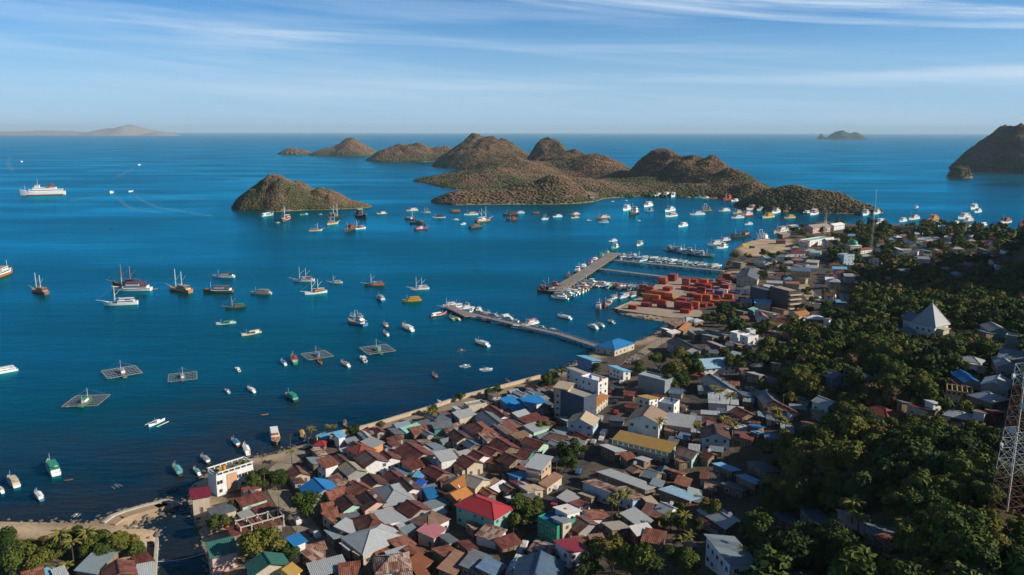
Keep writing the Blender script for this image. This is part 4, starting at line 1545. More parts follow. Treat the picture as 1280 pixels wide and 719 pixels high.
# ------------------------------------------------------------------ quays, piers, walls
def ribbon(pts, w, z0, z1):
    """a closed solid strip following world points, top at z1, bottom at z0"""
    m = MB()
    n = len(pts)
    vs = []
    for i, p in enumerate(pts):
        a = pts[max(0, i - 1)]; b_ = pts[min(n - 1, i + 1)]
        d = Vector((b_[0] - a[0], b_[1] - a[1])).normalized(); nx, ny = -d.y, d.x
        for s, z in ((1, z1), (-1, z1), (-1, z0), (1, z0)):
            vs.append((p[0] + nx * s * w / 2, p[1] + ny * s * w / 2, z))
    fs = []
    for i in range(n - 1):
        o = i * 4
        for k in range(4):
            fs.append((o + k, o + (k + 1) % 4, o + 4 + (k + 1) % 4, o + 4 + k))
    fs += [(3, 2, 1, 0), tuple(range(4 * n - 4, 4 * n))]
    return m.add(vs, fs)


def pier(name, pts_px, w, z, mat, lab, cat, step=6.0, pile=.28, rail=None, deckt=.55):
    P = [W(a, b, z) for a, b in pts_px]
    t = thing(name, Vector((P[0].x, P[0].y, 0)))
    off = Vector((P[0].x, P[0].y, 0))
    loc = [p - off for p in P]
    put('deck', ribbon(loc, w, z - deckt, z).mesh('deck', [mat]), t)
    PM = MB().tube((0, 0, -2), (0, 0, z - deckt), pile, n=6).mesh('pile', [CONC])
    pl = []
    for a, b_ in zip(loc, loc[1:]):
        d = b_ - a; L = math.hypot(d.x, d.y); k = max(1, int(L / step))
        nx, ny = -d.y / L, d.x / L
        for i in range(k):
            for s in (-1, 1):
                q = a + d * ((i + .5) / k)
                pl.append((q.x + nx * s * w * .42, q.y + ny * s * w * .42))
    for q in pl[:95]:
        put('pile', PM, t, (q[0], q[1], 0))
    if rail:
        for s in (-1, 1):
            m = MB()
            for a, b_ in zip(loc, loc[1:]):
                d = b_ - a; L = math.hypot(d.x, d.y); nx, ny = -d.y / L, d.x / L
                o = Vector((nx, ny, 0)) * (s * (w / 2 - .12))
                m.tube(Vector((a.x, a.y, z + 1)) + o, Vector((b_.x, b_.y, z + 1)) + o, .06, n=4)
                k = max(1, int(L / 2.4))
                for i in range(k + 1):
                    q = a + d * (i / k)
                    m.tube(Vector((q.x, q.y, z)) + o, Vector((q.x, q.y, z + 1.05)) + o, .08, n=4)
            put('railing', m.mesh('railing', [rail]), t)
    reg(t, cat, lab, None, lab, lab, 2, 150)
    return P


ASPH = plain('worn quay surface', (.27, .25, .22), .9, .15, .45, .12)
MAINP = pier('pier', [(693, 364), (730, 341), (769, 316)], 11.5, 2.4, ASPH, 'broad main concrete pier with fishing boats on both sides', 'pier', 7, .4)
pier('landing_stage', [(766, 318), (788, 319)], 10, 2.35, ASPH, 'short pier head at the sea end of the main pier', 'pier', 5, .4)
FING = [pier('finger_pier', [(768, 325), (905, 338.5)], 6, 2.3, ASPH, 'long finger pier crossing behind the two harbour pools', 'pier', 8, .35),
        pier('finger_pier', [(750, 336), (850, 348)], 6, 2.3, ASPH, 'middle finger pier between the two harbour pools', 'pier', 8, .35),
        pier('finger_pier', [(729, 350), (800, 357), (814, 359)], 5, 2.3, ASPH, 'short finger pier in front of the harbour pools', 'pier', 8, .35)]
pier('ramp', [(772, 386), (806, 371)], 5, 1.6, CONC2, 'pale concrete boat ramp beside the container yard', 'ramp', 8, .35)
PLANK = plain('pinkish grey jetty planks', (.29, .235, .22), .85, .15, .4, .3)
JET = pier('jetty', [(572, 388), (640, 404), (700, 417.5), (748, 433)], 4.2, 2.0, PLANK, 'long narrow jetty with white railings reaching into the bay', 'jetty', 4.5, .2, STEEL, .4)
pier('landing_platform', [(561, 383), (586, 395)], 6, 1.98, PLANK, 'wide outer head of the long narrow jetty', 'jetty', 4, .2)

# terraced sea wall at the creek mouth
curve = [(127, 655), (141, 645), (156, 639.5), (171, 635), (190, 630), (206, 626), (217, 629)]
PW = [W(a, b, 1.5) for a, b in curve]
fine = []
for i in range(len(PW) - 1):
    for k in range(4):
        fine.append(PW[i].lerp(PW[i + 1], k / 4))
fine.append(PW[-1])
t = thing('sea_wall', Vector((PW[0].x, PW[0].y, 0)))
o3 = Vector((PW[0].x, PW[0].y, 0))


def shift(pts, d):
    out = []
    for i, p in enumerate(pts):
        a = pts[max(0, i - 1)]; b_ = pts[min(len(pts) - 1, i + 1)]
        v = (b_ - a).normalized()
        out.append(Vector((p.x - v.y * d, p.y + v.x * d, 0)) - o3)
    return out


put('lower_tier', ribbon(shift(fine, 1.2), 1.3, -1.5, 1.3).mesh('lower_tier', [CONC2]), t)
put('upper_tier', ribbon(shift(fine, -.5), 1.2, -1.5, 2.1).mesh('upper_tier', [CONC2]), t)
put('back_slope', ribbon(shift(fine, -3.0), 3.4, -1.5, 1.75).mesh('back_slope', [plain('sandy fill', (.40, .30, .2), .95, .1, .4, .8)]), t)
reg(t, 'sea wall', 'sea wall', None, 'curved pale concrete sea wall in two tiers at the creek mouth', 'curved pale concrete sea wall in two tiers at the creek mouth', 2, 100)

# retaining walls and shore walls
for lab, pts, zt, mat, ww in (('pale stone retaining wall below the timber frame house', [(1201, 505), (1212, 500), (1222, 496)], 3.0, CONC2, .6),
                              ('low concrete creek wall along the spit', [(193, 719), (194.5, 690), (196, 672)], 2.2, CONC2, .8)):
    P = [G(a, b, 1) for a, b in pts]
    t = thing('garden_wall', P[0])
    put('wall', ribbon([p - Vector((P[0].x, P[0].y, 0)) for p in P], ww, -1.5 if P[0].z < 3 else P[0].z - 2, P[0].z + zt - 1.2).mesh('wall', [mat]), t)
    t.location.z = 0
    reg(t, 'wall', lab, None, None, lab, 1, 10)

# promenade edge wall in lit sections along the shore
SH = [(383, 551), (397, 546), (431, 538.5), (447, 535), (473, 528), (496, 521), (533, 510), (565, 499), (585, 493), (618, 485), (640, 479), (672, 470.5)]
P = [W(a, b, 1.6) for a, b in SH]
t = thing('promenade_wall', Vector((P[0].x, P[0].y, 0)))
put('wall', ribbon([p - Vector((P[0].x, P[0].y, 0)) + Vector((1.2, -1.6, 0)) for p in P], .9, -2, 2.7).mesh('wall', [plain('sandy stone', (.52, .40, .27), .9, .1, .4, .5)]), t)
put('coping', ribbon([p - Vector((P[0].x, P[0].y, 0)) + Vector((1.2, -1.6, 0)) for p in P], 1.15, 2.703, 2.85).mesh('coping', [CONC2]), t)
reg(t, 'wall', 'promenade wall', None, 'sandy stone promenade wall along the town beach', 'sandy stone promenade wall along the town beach', 1, 60)

# rocks along the shore
rp, rr_ = [], []
for P, lo, hi, n in ((POLYS[0], 0, 66, 1700), (POLYS[1], 0, 16, 260)):
    for k in range(n):
        i = rng.randrange(lo, min(hi, len(P) - 1)); f = rng.random()
        a, b_ = P[i], P[(i + 1) % len(P)]
        if math.hypot(*(b_ - a)) > 260:
            continue
        x, y = a + (b_ - a) * f
        x += rng.gauss(0, 1.3); y += rng.gauss(0, 1.3)
        hh_ = height(x, y)
        if hh_ > 1.6:
            continue
        rp.append((x, y, max(hh_, -.3))); rr_.append(rng.uniform(.3, 1.0))
struct(clumps('shore_rocks_rubble', np.array(rp), np.array(rr_), nrg.uniform(0, 1, len(rp)), ROCK, .7), 'stuff', 'broken rocks and rubble along the waterline')


# ------------------------------------------------------------------ roads
def road(pts, w, mat, name, lab):
    P = [G(a, b, 0) for a, b in pts]
    fine = []
    for a, b_ in zip(P, P[1:]):
        k = max(1, int((b_ - a).length / 4))
        for i in range(k):
            fine.append(a.lerp(b_, i / k))
    fine.append(P[-1])
    for _ in range(3):
        fine = [fine[0]] + [(fine[i - 1] + fine[i] * 2 + fine[i + 1]) / 4 for i in range(1, len(fine) - 1)] + [fine[-1]]
    vs, fs = [], []
    K = 5
    for i, p in enumerate(fine):
        a = fine[max(0, i - 1)]; b_ = fine[min(len(fine) - 1, i + 1)]
        d = Vector((b_.x - a.x, b_.y - a.y)).normalized()
        for k in range(K):
            s = (k / (K - 1) - .5) * w
            x, y = p.x - d.y * s, p.y + d.x * s
            vs.append((x, y, height(x, y) + .10))
    for i in range(len(fine) - 1):
        for k in range(K - 1):
            o = i * K + k
            fs.append((o, o + 1, o + K + 1, o + K))
    struct(put(name, MB().add(vs, fs).mesh(name, [mat])), label=lab)


ROADM = plain('worn asphalt', (.075, .072, .07), .85, .2, .4, .3)
LANEM = plain('dusty lane', (.33, .275, .215), .95, .1, .45, .35)
YARD = plain('concrete yard', (.40, .33, .255), .95, .1, .35, .1)
road(LANES[1], 7, ROADM, 'road', 'asphalt main street between the houses')
road(LANES[0], 6.5, LANEM, 'dirt_road', 'dusty lane through the near quarter')
road([(392, 556), (440, 545), (500, 526), (560, 508), (640, 486), (690, 474)], 5.5, LANEM, 'shore_road', 'sandy shore road behind the beach')
road(LANES[2], 6, LANEM, 'street', 'lit sandy street from the jetty to the port')
road(LANES[3], 5, ROADM, 'street', 'narrow street below the hill')
road(LANES[4], 7, ROADM, 'road', 'dark street through the far town')
road(LANES[5], 9, YARD, 'port_road', 'pale port access road')
road(LANES[6], 5, ROADM, 'hill_road', 'road along the hill quarter')
FLD = [W(a, b, 3) for a, b in [(1086, 300), (1122, 298), (1132, 306), (1092, 308)]]
struct(put('field', MB().add([(p.x, p.y, height(p.x, p.y) + .2) for p in FLD], [(3, 2, 1, 0)]).mesh('field', [plain('bare sports field', (.30, .20, .13), .95, .1, .3, .1)])), label='bare brown sports field in the far town')
# container yard surface and spit
YP = [(772, 387), (792, 377), (806, 368), (822, 353), (840, 348), (905, 352), (925, 352), (925, 372), (895, 388), (866, 398), (838, 397)]
yp = [W(a, b, 1.95) for a, b in YP]
ym = MB().add([(p.x, p.y, 1.98) for p in yp] + [(p.x, p.y, 0.2) for p in yp], [tuple(range(len(yp) - 1, -1, -1))] + [(i, (i + 1) % len(yp), len(yp) + (i + 1) % len(yp), len(yp) + i) for i in range(len(yp))])
struct(put('yard_pavement', ym.mesh('yard_pavement', [YARD])), label='pale dusty container yard surface')

# ------------------------------------------------------------------ containers
CCOL = {'red': (.44, .05, .035), 'orange': (.62, .16, .05), 'maroon': (.27, .04, .04), 'blue': (.03, .15, .36), 'teal': (.03, .25, .25), 'white': (.6, .6, .6), 'pink': (.45, .12, .12), 'green': (.05, .2, .08)}


def cont_mesh(L, col):
    m = MB()
    w, hh = 2.44, 2.6
    m.box(0, 0, hh / 2, L - .1, w - .1, hh - .1)
    n = int(L / .6)
    for s in (-1, 1):
        for i in range(n):
            m.box(-L / 2 + (i + .5) * L / n, s * (w / 2 - .03), hh / 2, .28, .06, hh - .3)
    for sx in (-1, 1):
        for sy in (-1, 1):
            m.box(sx * (L / 2 - .08), sy * (w / 2 - .08), hh / 2, .16, .16, hh)
    for z in (.08, hh - .08):
        for sy in (-1, 1):
            m.box(0, sy * (w / 2 - .06), z, L - .34, .125, .15)
    for s in (-.55, .55):
        m.box(L / 2 + .02, s, hh / 2, .05, .05, hh - .4)
    return m.mesh('container', [plain('container ' + col, CCOL[col], .55, .3, .35, .7)])


CMESH = {}
fd = FING[0][1] - FING[0][0]
CANG = math.atan2(fd.y, fd.x)
u_ = Vector((math.cos(CANG), math.sin(CANG), 0)); v_ = Vector((-u_.y, u_.x, 0))
BLK = [  # px, py of the block's near left corner, columns along, rows across, tiers, colours
    (797, 365, 1, 2, 2, ['red', 'red', 'pink']), (806, 366.5, 1, 2, 2, ['red', 'orange', 'red']), (803, 376, 2, 1, 2, ['orange', 'maroon', 'orange']),
    (801, 383, 1, 2, 1, ['red', 'maroon']), (821, 384, 1, 1, 2, ['maroon', 'red']), (823, 355, 1, 2, 2, ['maroon', 'red', 'orange']), (834, 351, 1, 3, 2, ['orange', 'maroon', 'pink']),
    (842, 386, 2, 2, 2, ['maroon', 'red', 'maroon']), (862, 386, 1, 1, 2, ['orange', 'pink']), (858, 371, 1, 2, 1, ['maroon', 'red']), (866, 377, 1, 2, 2, ['orange', 'maroon', 'red']),
    (877, 377, 1, 2, 2, ['orange', 'red']), (862, 364, 1, 2, 1, ['maroon', 'red', 'orange']), (871, 367, 1, 1, 2, ['orange', 'maroon']), (881, 366, 1, 2, 1, ['pink', 'blue', 'red']),
    (868, 358, 1, 2, 1, ['maroon', 'red', 'teal']), (879, 360, 1, 1, 2, ['red', 'pink']), (890, 363, 1, 2, 1, ['orange', 'white', 'red']), (898, 370, 1, 1, 2, ['orange', 'white']),
    (888, 373, 1, 1, 1, ['red']), (905, 368, 1, 1, 1, ['blue']), (896, 358, 1, 1, 2, ['orange', 'red']), (903, 359, 1, 1, 2, ['orange', 'pink']), (861, 353, 1, 2, 1, ['red', 'maroon']),
    (872, 352, 1, 1, 1, ['maroon']), (882, 353, 1, 2, 1, ['teal', 'maroon']), (895, 352, 1, 1, 1, ['red']), (903, 350, 1, 1, 2, ['red', 'maroon']), (785, 386, 1, 1, 1, ['red']),
    (880, 383, 1, 1, 1, ['red']), (887, 380, 1, 1, 1, ['orange']), (874, 357, 1, 2, 2, ['red', 'orange']), (886, 357, 1, 2, 1, ['red', 'pink', 'orange']), (893, 372, 1, 2, 2, ['orange', 'red', 'blue']), (900, 364, 1, 2, 2, ['pink', 'orange', 'red']), (882, 371, 1, 2, 1, ['red', 'orange']), (812, 372, 1, 2, 2, ['orange', 'red']), (814, 379, 1, 2, 1, ['red', 'maroon']), (908, 360, 1, 2, 1, ['red', 'teal']), (910, 353, 1, 2, 1, ['red', 'orange']), (846, 377, 1, 2, 1, ['maroon', 'red']), (851, 362, 1, 2, 1, ['red', 'orange', 'maroon']), (852, 356, 1, 1, 2, ['red', 'pink']), (905, 376, 1, 2, 2, ['orange', 'red', 'teal']), (912, 367, 1, 2, 1, ['red', 'blue', 'orange']), (896, 380, 1, 2, 1, ['red', 'orange']), (871, 384, 1, 2, 1, ['maroon', 'pink']), (850, 391, 1, 1, 1, ['red']), (828, 363, 1, 2, 1, ['red', 'maroon']), (830, 375, 1, 1, 2, ['orange', 'red'])]
LC = 6.1
for (px, py, nc, nr_, nt_, cols) in BLK:
    p0 = W(px, py, 2.0)
    k = 0
    big = 12.2 if rng.random() < .10 and nc == 1 else LC
    for tier in range(nt_):
        for r in range(nr_):
            for cc in range(nc):
                if tier and rng.random() < .18:
                    continue
                col = cols[(k + (rng.random() < .3)) % len(cols)]; k += 1
                key = (big, col)
                if key not in CMESH:
                    CMESH[key] = cont_mesh(big, col)
                q = p0 + u_ * (big / 2 + cc * (LC + .3) + rng.uniform(-.15, .15)) + v_ * (1.3 + r * 2.62)
                o = put('shipping_container', CMESH[key], None, (q.x, q.y, 2.0 + tier * 2.61), CANG + (0 if rng.random() < .8 else .015))
                reg(o, 'container', [f"{col} shipping container", f"{col} shipping container {'on top of another' if tier else 'standing on the yard'}", f"{'long ' if big > 7 else ''}{col} shipping container {'on top of another' if tier else 'standing on the yard'}"],
                    'containers stacked in the port yard', None, None, 1.3, 5)


# ------------------------------------------------------------------ vehicles
CARG = plain('car glass', (.02, .025, .03), .1, .5, .05)


def car_mesh(col, kind):
    paint = plain('car paint ' + col, {'white': (.62, .62, .62), 'dark': (.03, .035, .045), 'silver': (.35, .36, .37), 'red': (.3, .03, .03), 'blue': (.05, .14, .3), 'yellow': (.55, .36, .03)}[col], .3, .5, .08)
    prof = {'car': [(-2.1, .35), (-2.15, .8), (-2.0, 1.0), (-1.75, 1.05), (-1.2, 1.55), (.45, 1.58), (1.15, 1.05), (1.9, .92), (2.15, .7), (2.15, .35)],
            'truck': [(-2.9, .6), (-2.9, 2.4), (1.0, 2.4), (1.0, .95), (1.15, .95), (1.15, 2.1), (2.2, 2.05), (2.6, 1.3), (2.75, 1.1), (2.75, .5), (2.6, .45), (-2.9, .45)]}[kind]
    m = MB()
    n = len(prof)
    w = .86 if kind == 'car' else 1.0
    vs = [(x, -w * (1 if z < 1.1 or kind == 'truck' else .84), z) for x, z in prof] + [(x, w * (1 if z < 1.1 or kind == 'truck' else .84), z) for x, z in prof]
    m.add(vs, [(i, (i + 1) % n, n + (i + 1) % n, n + i) for i in range(n)] + [tuple(range(n - 1, -1, -1)), tuple(range(n, 2 * n))])
    body = m.mesh('body', [paint])
    g = MB()
    if kind == 'car':
        for s in (-1, 1):
            g.add([(-1.35, s * .83, 1.08), (.85, s * .83, 1.08), (.35, s * .745, 1.5), (-1.1, s * .745, 1.5)], [(0, 1, 2, 3)])
        g.add([(1.13, -.72, 1.09), (1.13, .72, 1.09), (.52, .66, 1.56), (.52, -.66, 1.56)], [(0, 1, 2, 3)])
    else:
        g.add([(2.58, -.85, 1.36), (2.58, .85, 1.36), (2.25, .85, 2.0), (2.25, -.85, 2.0)], [(0, 1, 2, 3)])
    wh = MB().tube((0, -.1, 0), (0, .1, 0), .33, n=10).mesh('wheel', [TYRE])
    return body, g.mesh('windscreen', [CARG]), wh, (1.3 if kind == 'car' else 1.8), w


CARS = [(656, 680, 74, 'white', 'car'), (651, 690, 74, 'silver', 'car'), (648, 697, 74, 'white', 'car'), (642, 706, 75, 'blue', 'car'), (638, 713, 75, 'silver', 'car'),
        (372, 651, 120, 'white', 'car'), (389, 665, 125, 'dark', 'car'), (395, 668, 125, 'white', 'car'), (334, 596, 20, 'white', 'truck'), (755, 543, 70, 'white', 'truck'),
        (742, 552, 70, 'silver', 'car'), (701, 579, 150, 'dark', 'car'), (386, 559, 20, 'dark', 'car'), (413, 552, 25, 'dark', 'car'), (770, 515, 75, 'red', 'car'), (766, 486, 75, 'white', 'car'),
        (846, 375, 5, 'yellow', 'truck'), (917, 348, -20, 'white', 'truck'), (940, 310, 0, 'dark', 'truck'), (930, 307, 30, 'yellow', 'truck'), (1024, 372, 95, 'white', 'car'), (690, 599, 65, 'white', 'car')]
for i in range(14):
    f_ = .08 + .84 * i / 13
    ln_ = LANES[1]; t_ = f_ * (len(ln_) - 1); k_ = int(t_); a_, b_ = ln_[k_], ln_[k_ + 1]
    qx, qy = a_[0] + (b_[0] - a_[0]) * (t_ - k_), a_[1] + (b_[1] - a_[1]) * (t_ - k_)
    CARS.append((qx + (7 if i % 2 else -8) * (.55 + .45 * (qy - 430) / 290), qy, 74, ['white', 'silver', 'dark', 'red', 'white', 'blue', 'dark'][i % 7], 'truck' if i % 5 == 3 else 'car'))
for px, py, a, col, kind in CARS:
    p = G(px, py, .8)
    body, gl, wh, wx, ww = car_mesh(col, kind)
    t = thing('parked_car' if kind == 'car' else 'small_truck', Vector((p.x, p.y, max(height(p.x, p.y), 1.98 if py < 380 else 0) + .12)), R(a))
    put('body', body, t); put('windscreen', gl, t)
    for sx in (-1, 1):
        for sy in (-1, 1):
            put('wheel', wh, t, (sx * wx, sy * ww, .33))
    word = 'car' if kind == 'car' else 'small truck'
    reg(t, 'car' if kind == 'car' else 'truck', [f"{col} {word} parked outdoors", f"{col} {word} parked in the open"], 'vehicles in the streets', None, None, 1, 8)

# ------------------------------------------------------------------ utility poles, tanks, crane barge extras
POLE = MB().tube((0, 0, -.5), (0, 0, 7.6), .11, .08, n=6).mesh('utility_pole', [WOODD])
ARM = MB().box(0, 0, 0, 1.8, .1, .12).mesh('crossarm', [WOODD])
for ln, n in ((1, 9), (0, 6), (3, 5), (4, 5), (2, 3)):
    P = LANEW[ln]
    tot = sum((b_ - a).length for a, b_ in zip(P, P[1:]))
    for i in range(n):
        s = (i + .5) / n * tot
        for a, b_ in zip(P, P[1:]):
            d = b_ - a
            if s <= d.length:
                q = a + d * (s / d.length); nx, ny = -d.y / d.length, d.x / d.length
                x, y = q.x + nx * 4.3, q.y + ny * 4.3
                if in_rect(x, y, .3):
                    x, y = q.x - nx * 4.3, q.y - ny * 4.3
                t = thing('utility_pole', Vector((x, y, height(x, y))), math.atan2(ny, nx))
                put('post', POLE, t)
                put('crossarm', ARM, t, (0, 0, 7.1))
                reg(t, 'utility pole', ['utility pole', 'concrete utility pole'], 'utility poles along the streets', None, None, 8, 3)
                break
            s -= d.length
# water tanks standing on house roofs and yards
tk = MB().tube((0, 0, 0), (0, 0, 1.3), .62, n=12).tube((0, 0, 1.3), (0, 0, 1.5), .62, .3, n=12)
TKO, TKB = tk.mesh('water_tank', [TANK_O]), tk.mesh('water_tank', [TANK_B])
for px, py, z, col in ((284, 659, .2, 'o'), (337, 641, .2, 'o'), (280, 587.5, 9.6, 'o'), (738, 473, 10.2, 'b'), (751, 476, 10.2, 'o'), (712, 487, 12.2, 'o'), (840, 502, 8.2, 'b'), (707, 641, 6.3, 'o'), (186, 702, .2, 'o'), (480, 548, .2, 'r')):
    p = G(px, py, z)
    o = put('water_tank', {'o': TKO, 'b': TKB, 'r': TKO}[col], None, (p.x, p.y, height(p.x, p.y) + z))
    reg(o, 'water tank', [f"{'blue' if col == 'b' else 'orange'} water tank {'on a flat roof' if z > 1 else 'standing on the ground'}"], 'water tanks in the town', None, None, 1, 2)
# mooring rope across the creek
p, q = W(193, 702, 1.2), W(262, 689, 1.4)
m = MB()
for i in range(12):
    f0, f1 = i / 12, (i + 1) / 12
    a = p.lerp(q, f0); b_ = p.lerp(q, f1)
    a.z -= .9 * math.sin(math.pi * f0); b_.z -= .9 * math.sin(math.pi * f1)
    m.tube(a, b_, .07, n=4)
o = m.obj('rope', [STEEL])
reg(o, 'rope', 'rope', None, None, 'white rope slung across the creek to the spit', 0, 2)
# ------------------------------------------------------------------ boats
BC = {'white': (.84, .84, .82), 'cream': (.62, .52, .36), 'brown': (.20, .10, .05), 'dark': (.055, .045, .04), 'orange': (.48, .17, .05), 'red': (.38, .045, .035),
      'yellow': (.62, .36, .04), 'blue': (.06, .22, .42), 'green': (.03, .30, .17), 'teal': (.12, .42, .42), 'grey': (.30, .32, .33), 'black': (.03, .03, .033), 'pink': (.55, .2, .22), 'tan': (.42, .28, .16), 'maroon': (.2, .04, .05)}


def bm(c, k='boat paint'):
    return plain(f'{k} {c}', BC[c], .45, .35, .2, .6)


DECKM = plain('boat deck planks', (.36, .25, .15), .8, .15, .35, .8)
BWIN = plain('boat windows', (.03, .035, .045), .2, .5, .05)
BOOT = plain('boot stripe', (.16, .03, .03), .6)
SPAR = plain('varnished spar', (.40, .24, .12), .5)
SPARW = plain('white spar', (.7, .7, .68), .5)


def hull(L, B, fb, bow, stern, transom=.7, power=2.4, sheerpow=2.2, boot=True):
    n = 15
    m = MB()
    rows = []
    for i in range(n):
        t = -1 + 2 * i / (n - 1)
        x = t * L / 2
        if t >= 0:
            b = B / 2 * max(.02, 1 - t ** power)
            z = fb + (bow - fb) * t ** sheerpow
        else:
            b = B / 2 * (1 - (1 - transom) * (-t) ** 2.5)
            z = fb + (stern - fb) * (-t) ** 2.2
        rake = .06 * L * max(0, t) ** 3
        rows.append([(x - rake * .6, 0, -.9), (x - rake * .5, b * .62, -.55), (x - rake * .2, b * .9, .22), (x, b, z - .28), (x + .02, b * 1.02, z), (x, b * .93, z), (x, b * .92, z - .45), (x, 0, z - .40)])
    vs = []
    k = len(rows[0])
    for s in (1, -1):
        for r in rows:
            vs += [(p[0], p[1] * s, p[2]) for p in r]
    fs, mi = [], []
    for s in (0, 1):
        o = s * n * k
        for i in range(n - 1):
            for j in range(k - 1):
                a = o + i * k + j
                f = (a, a + k, a + k + 1, a + 1)
                fs.append(f if s else f[::-1])
                mi.append(1 if j < 2 else (2 if j in (3, 4) else (3 if j >= 6 else 0)))
    for i in range(len(fs)):
        m.f.append(list(fs[i])); m.m.append(mi[i])
    m.v = vs
    # transom
    o2 = n * k
    m.f.append([0, 1, 2, 3, 4, o2 + 4, o2 + 3, o2 + 2, o2 + 1]); m.m.append(0)
    return m


BOATC = {}


def boat_parts(kind, h, c, acc):
    key = (kind, h, c, acc)
    if key in BOATC:
        return BOATC[key]
    P = []   # (name, mesh, parent index or None)

    def add(name, mb, mats, par=None):
        P.append((name, mb.mesh(name, mats if isinstance(mats, list) else [mats]), par))
        return len(P) - 1
    hm_, cm_, am = bm(h), bm(c), bm(acc)
    if kind in ('schooner', 'ketch'):          # two masts, one mast
        L = 26
        add('hull', hull(L, 6.4, 1.9, 4.0, 3.1, .75), [hm_, BOOT, am, DECKM])
        i = add('cabin', MB().box(-4.2, 0, 2.6, 12.5, 4.6, 2.3), cm_)
        add('window_band', MB().box(-4.2, 0, 2.95, 11.6, 4.66, .65), BWIN, i)
        i2 = add('wheelhouse', MB().box(-1.2, 0, 4.6, 4.2, 3.6, 1.9), cm_)
        add('window_band', MB().box(-1.1, 0, 4.9, 4.06, 3.66, .6).box(.92, 0, 4.9, .1, 3.1, .6), BWIN, i2)
        add('awning', MB().box(-6.6, 0, 5.55, 7.2, 4.8, .14).box(-9.8, 1.9, 4.6, .1, .1, 1.9).box(-9.8, -1.9, 4.6, .1, .1, 1.9).box(-4.4, 0, 3.82, 12.9, 5.0, .14), am)
        sp_ = SPARW if h in ('white', 'cream', 'orange', 'brown') else SPAR
        add('bowsprit', MB().tube((10.5, 0, 3.4), (18.5, 0, 5.0), .26, .12), sp_)
        for x, hh in ((4.6, 18.0), (-2.8, 16.5)) if kind == 'schooner' else ((4.2, 16),):
            i = add('mast', MB().tube((x, 0, 1.2), (x, 0, hh), .40, .24), sp_)
            add('boom', MB().tube((x, 0, 8.2), (x - 5.4, 0, 13.6), .24, .15).tube((x, 0, 5.6), (x - 4.2, 0, 6.2), .16), sp_, i)
        add('rigging', MB().tube((18.3, 0, 5.0), (4.5, 0, 13.8), .06, n=3).tube((4.4, 2.9, 2.0), (4.5, 0, 12.5), .06, n=3).tube((4.4, -2.9, 2.0), (4.5, 0, 12.5), .06, n=3), bm('grey'))
    elif kind == 'cruiser':
        L = 24
        add('hull', hull(L, 6.0, 1.9, 3.6, 2.3, .85), [hm_, BOOT, am, DECKM])
        i = add('cabin', MB().extrude([(-2.5, 1.5), (2.5, 1.5), (2.4, 3.9), (-2.4, 3.9)], -10.2, 4.6), cm_)
        add('window_band', MB().box(-2.9, 0, 3.05, 13.2, 4.98, .7), BWIN, i)
        i = add('upper_cabin', MB().extrude([(-2.1, 4.05), (2.1, 4.05), (2.0, 5.9), (-2.0, 5.9)], -5.5, 2.4), cm_)
        add('window_band', MB().box(-1.5, 0, 5.1, 7.2, 4.2, .55).box(2.4, 0, 5.1, .12, 3.6, .6), BWIN, i)
        add('awning', MB().box(-3.4, 0, 6.05, 11.6, 4.7, .16).box(-2.8, 0, 3.98, 15.2, 5.2, .14).box(-9.0, 1.9, 5.0, .12, .12, 2.0).box(-9.0, -1.9, 5.0, .12, .12, 2.0), am)
        i = add('mast', MB().tube((5.5, 0, 1.6), (5.5, 0, 9.6), .16, .09), SPARW)
        add('railing', MB().box(8.0, 0, 3.4, 4.0, .08, .08).box(6.8, 1.6, 3.1, 3.4, .07, .07).box(6.8, -1.6, 3.1, 3.4, .07, .07).box(8.2, 1.4, 2.7, .08, .08, .9).box(8.2, -1.4, 2.7, .08, .08, .9), SPARW)
    elif kind == 'workboat':
        L = 18
        add('hull', hull(L, 5.4, 1.5, 3.4, 2.0, .85, 2.8), [hm_, BOOT, am, DECKM])
        i = add('wheelhouse', MB().box(-3.6, 0, 2.7, 4.8, 3.8, 2.9).box(-3.3, 0, 4.85, 3.2, 3.0, 1.5), cm_)
        add('window_band', MB().box(-3.3, 0, 5.0, 3.28, 3.08, .6).box(-3.6, 0, 3.2, 4.86, 3.86, .5), BWIN, i)
        add('wheelhouse_roof', MB().box(-3.3, 0, 5.68, 3.9, 3.6, .15), am)
        i = add('mast', MB().tube((1.8, 0, 1.0), (1.8, 0, 8.8), .17, .1), SPARW)
        add('derrick', MB().tube((1.8, 0, 2.4), (6.6, 0, 6.6), .12, .08), SPARW, i)
        add('canopy', MB().box(-7.2, 0, 3.4, 2.6, 4.2, .13).box(-8.2, 1.7, 2.4, .1, .1, 1.9).box(-8.2, -1.7, 2.4, .1, .1, 1.9), am)
    elif kind == 'longboat':
        L = 13
        add('hull', hull(L, 2.9, .85, 2.3, 1.2, .75), [hm_, BOOT, am, DECKM])
        i = add('canopy', MB().extrude([(-1.35, 2.1), (0, 2.5), (1.35, 2.1), (1.35, 2.0), (0, 2.4), (-1.35, 2.0)], -5.2, 1.6), am)
        add('canopy_post', MB().box(-4.8, 1.1, 1.4, .09, .09, 1.35).box(-4.8, -1.1, 1.4, .09, .09, 1.35).box(1.2, 1.1, 1.4, .09, .09, 1.35).box(1.2, -1.1, 1.4, .09, .09, 1.35), SPARW, i)
        add('cabin', MB().box(-3.6, 0, 1.3, 2.6, 1.9, 1.35), cm_)
        add('mast', MB().tube((3.2, 0, .6), (3.2, 0, 4.0), .08, .05), SPARW)
    elif kind == 'skiff':
        L = 8
        add('hull', hull(L, 2.2, .7, 1.4, .85, .8), [hm_, BOOT, am, DECKM])
        i = add('cabin', MB().extrude([(-.85, .6), (.85, .6), (.75, 1.75), (-.75, 1.75)], -2.2, .7), cm_)
        add('window_band', MB().box(-.7, 0, 1.35, 2.5, 1.66, .38), BWIN, i)
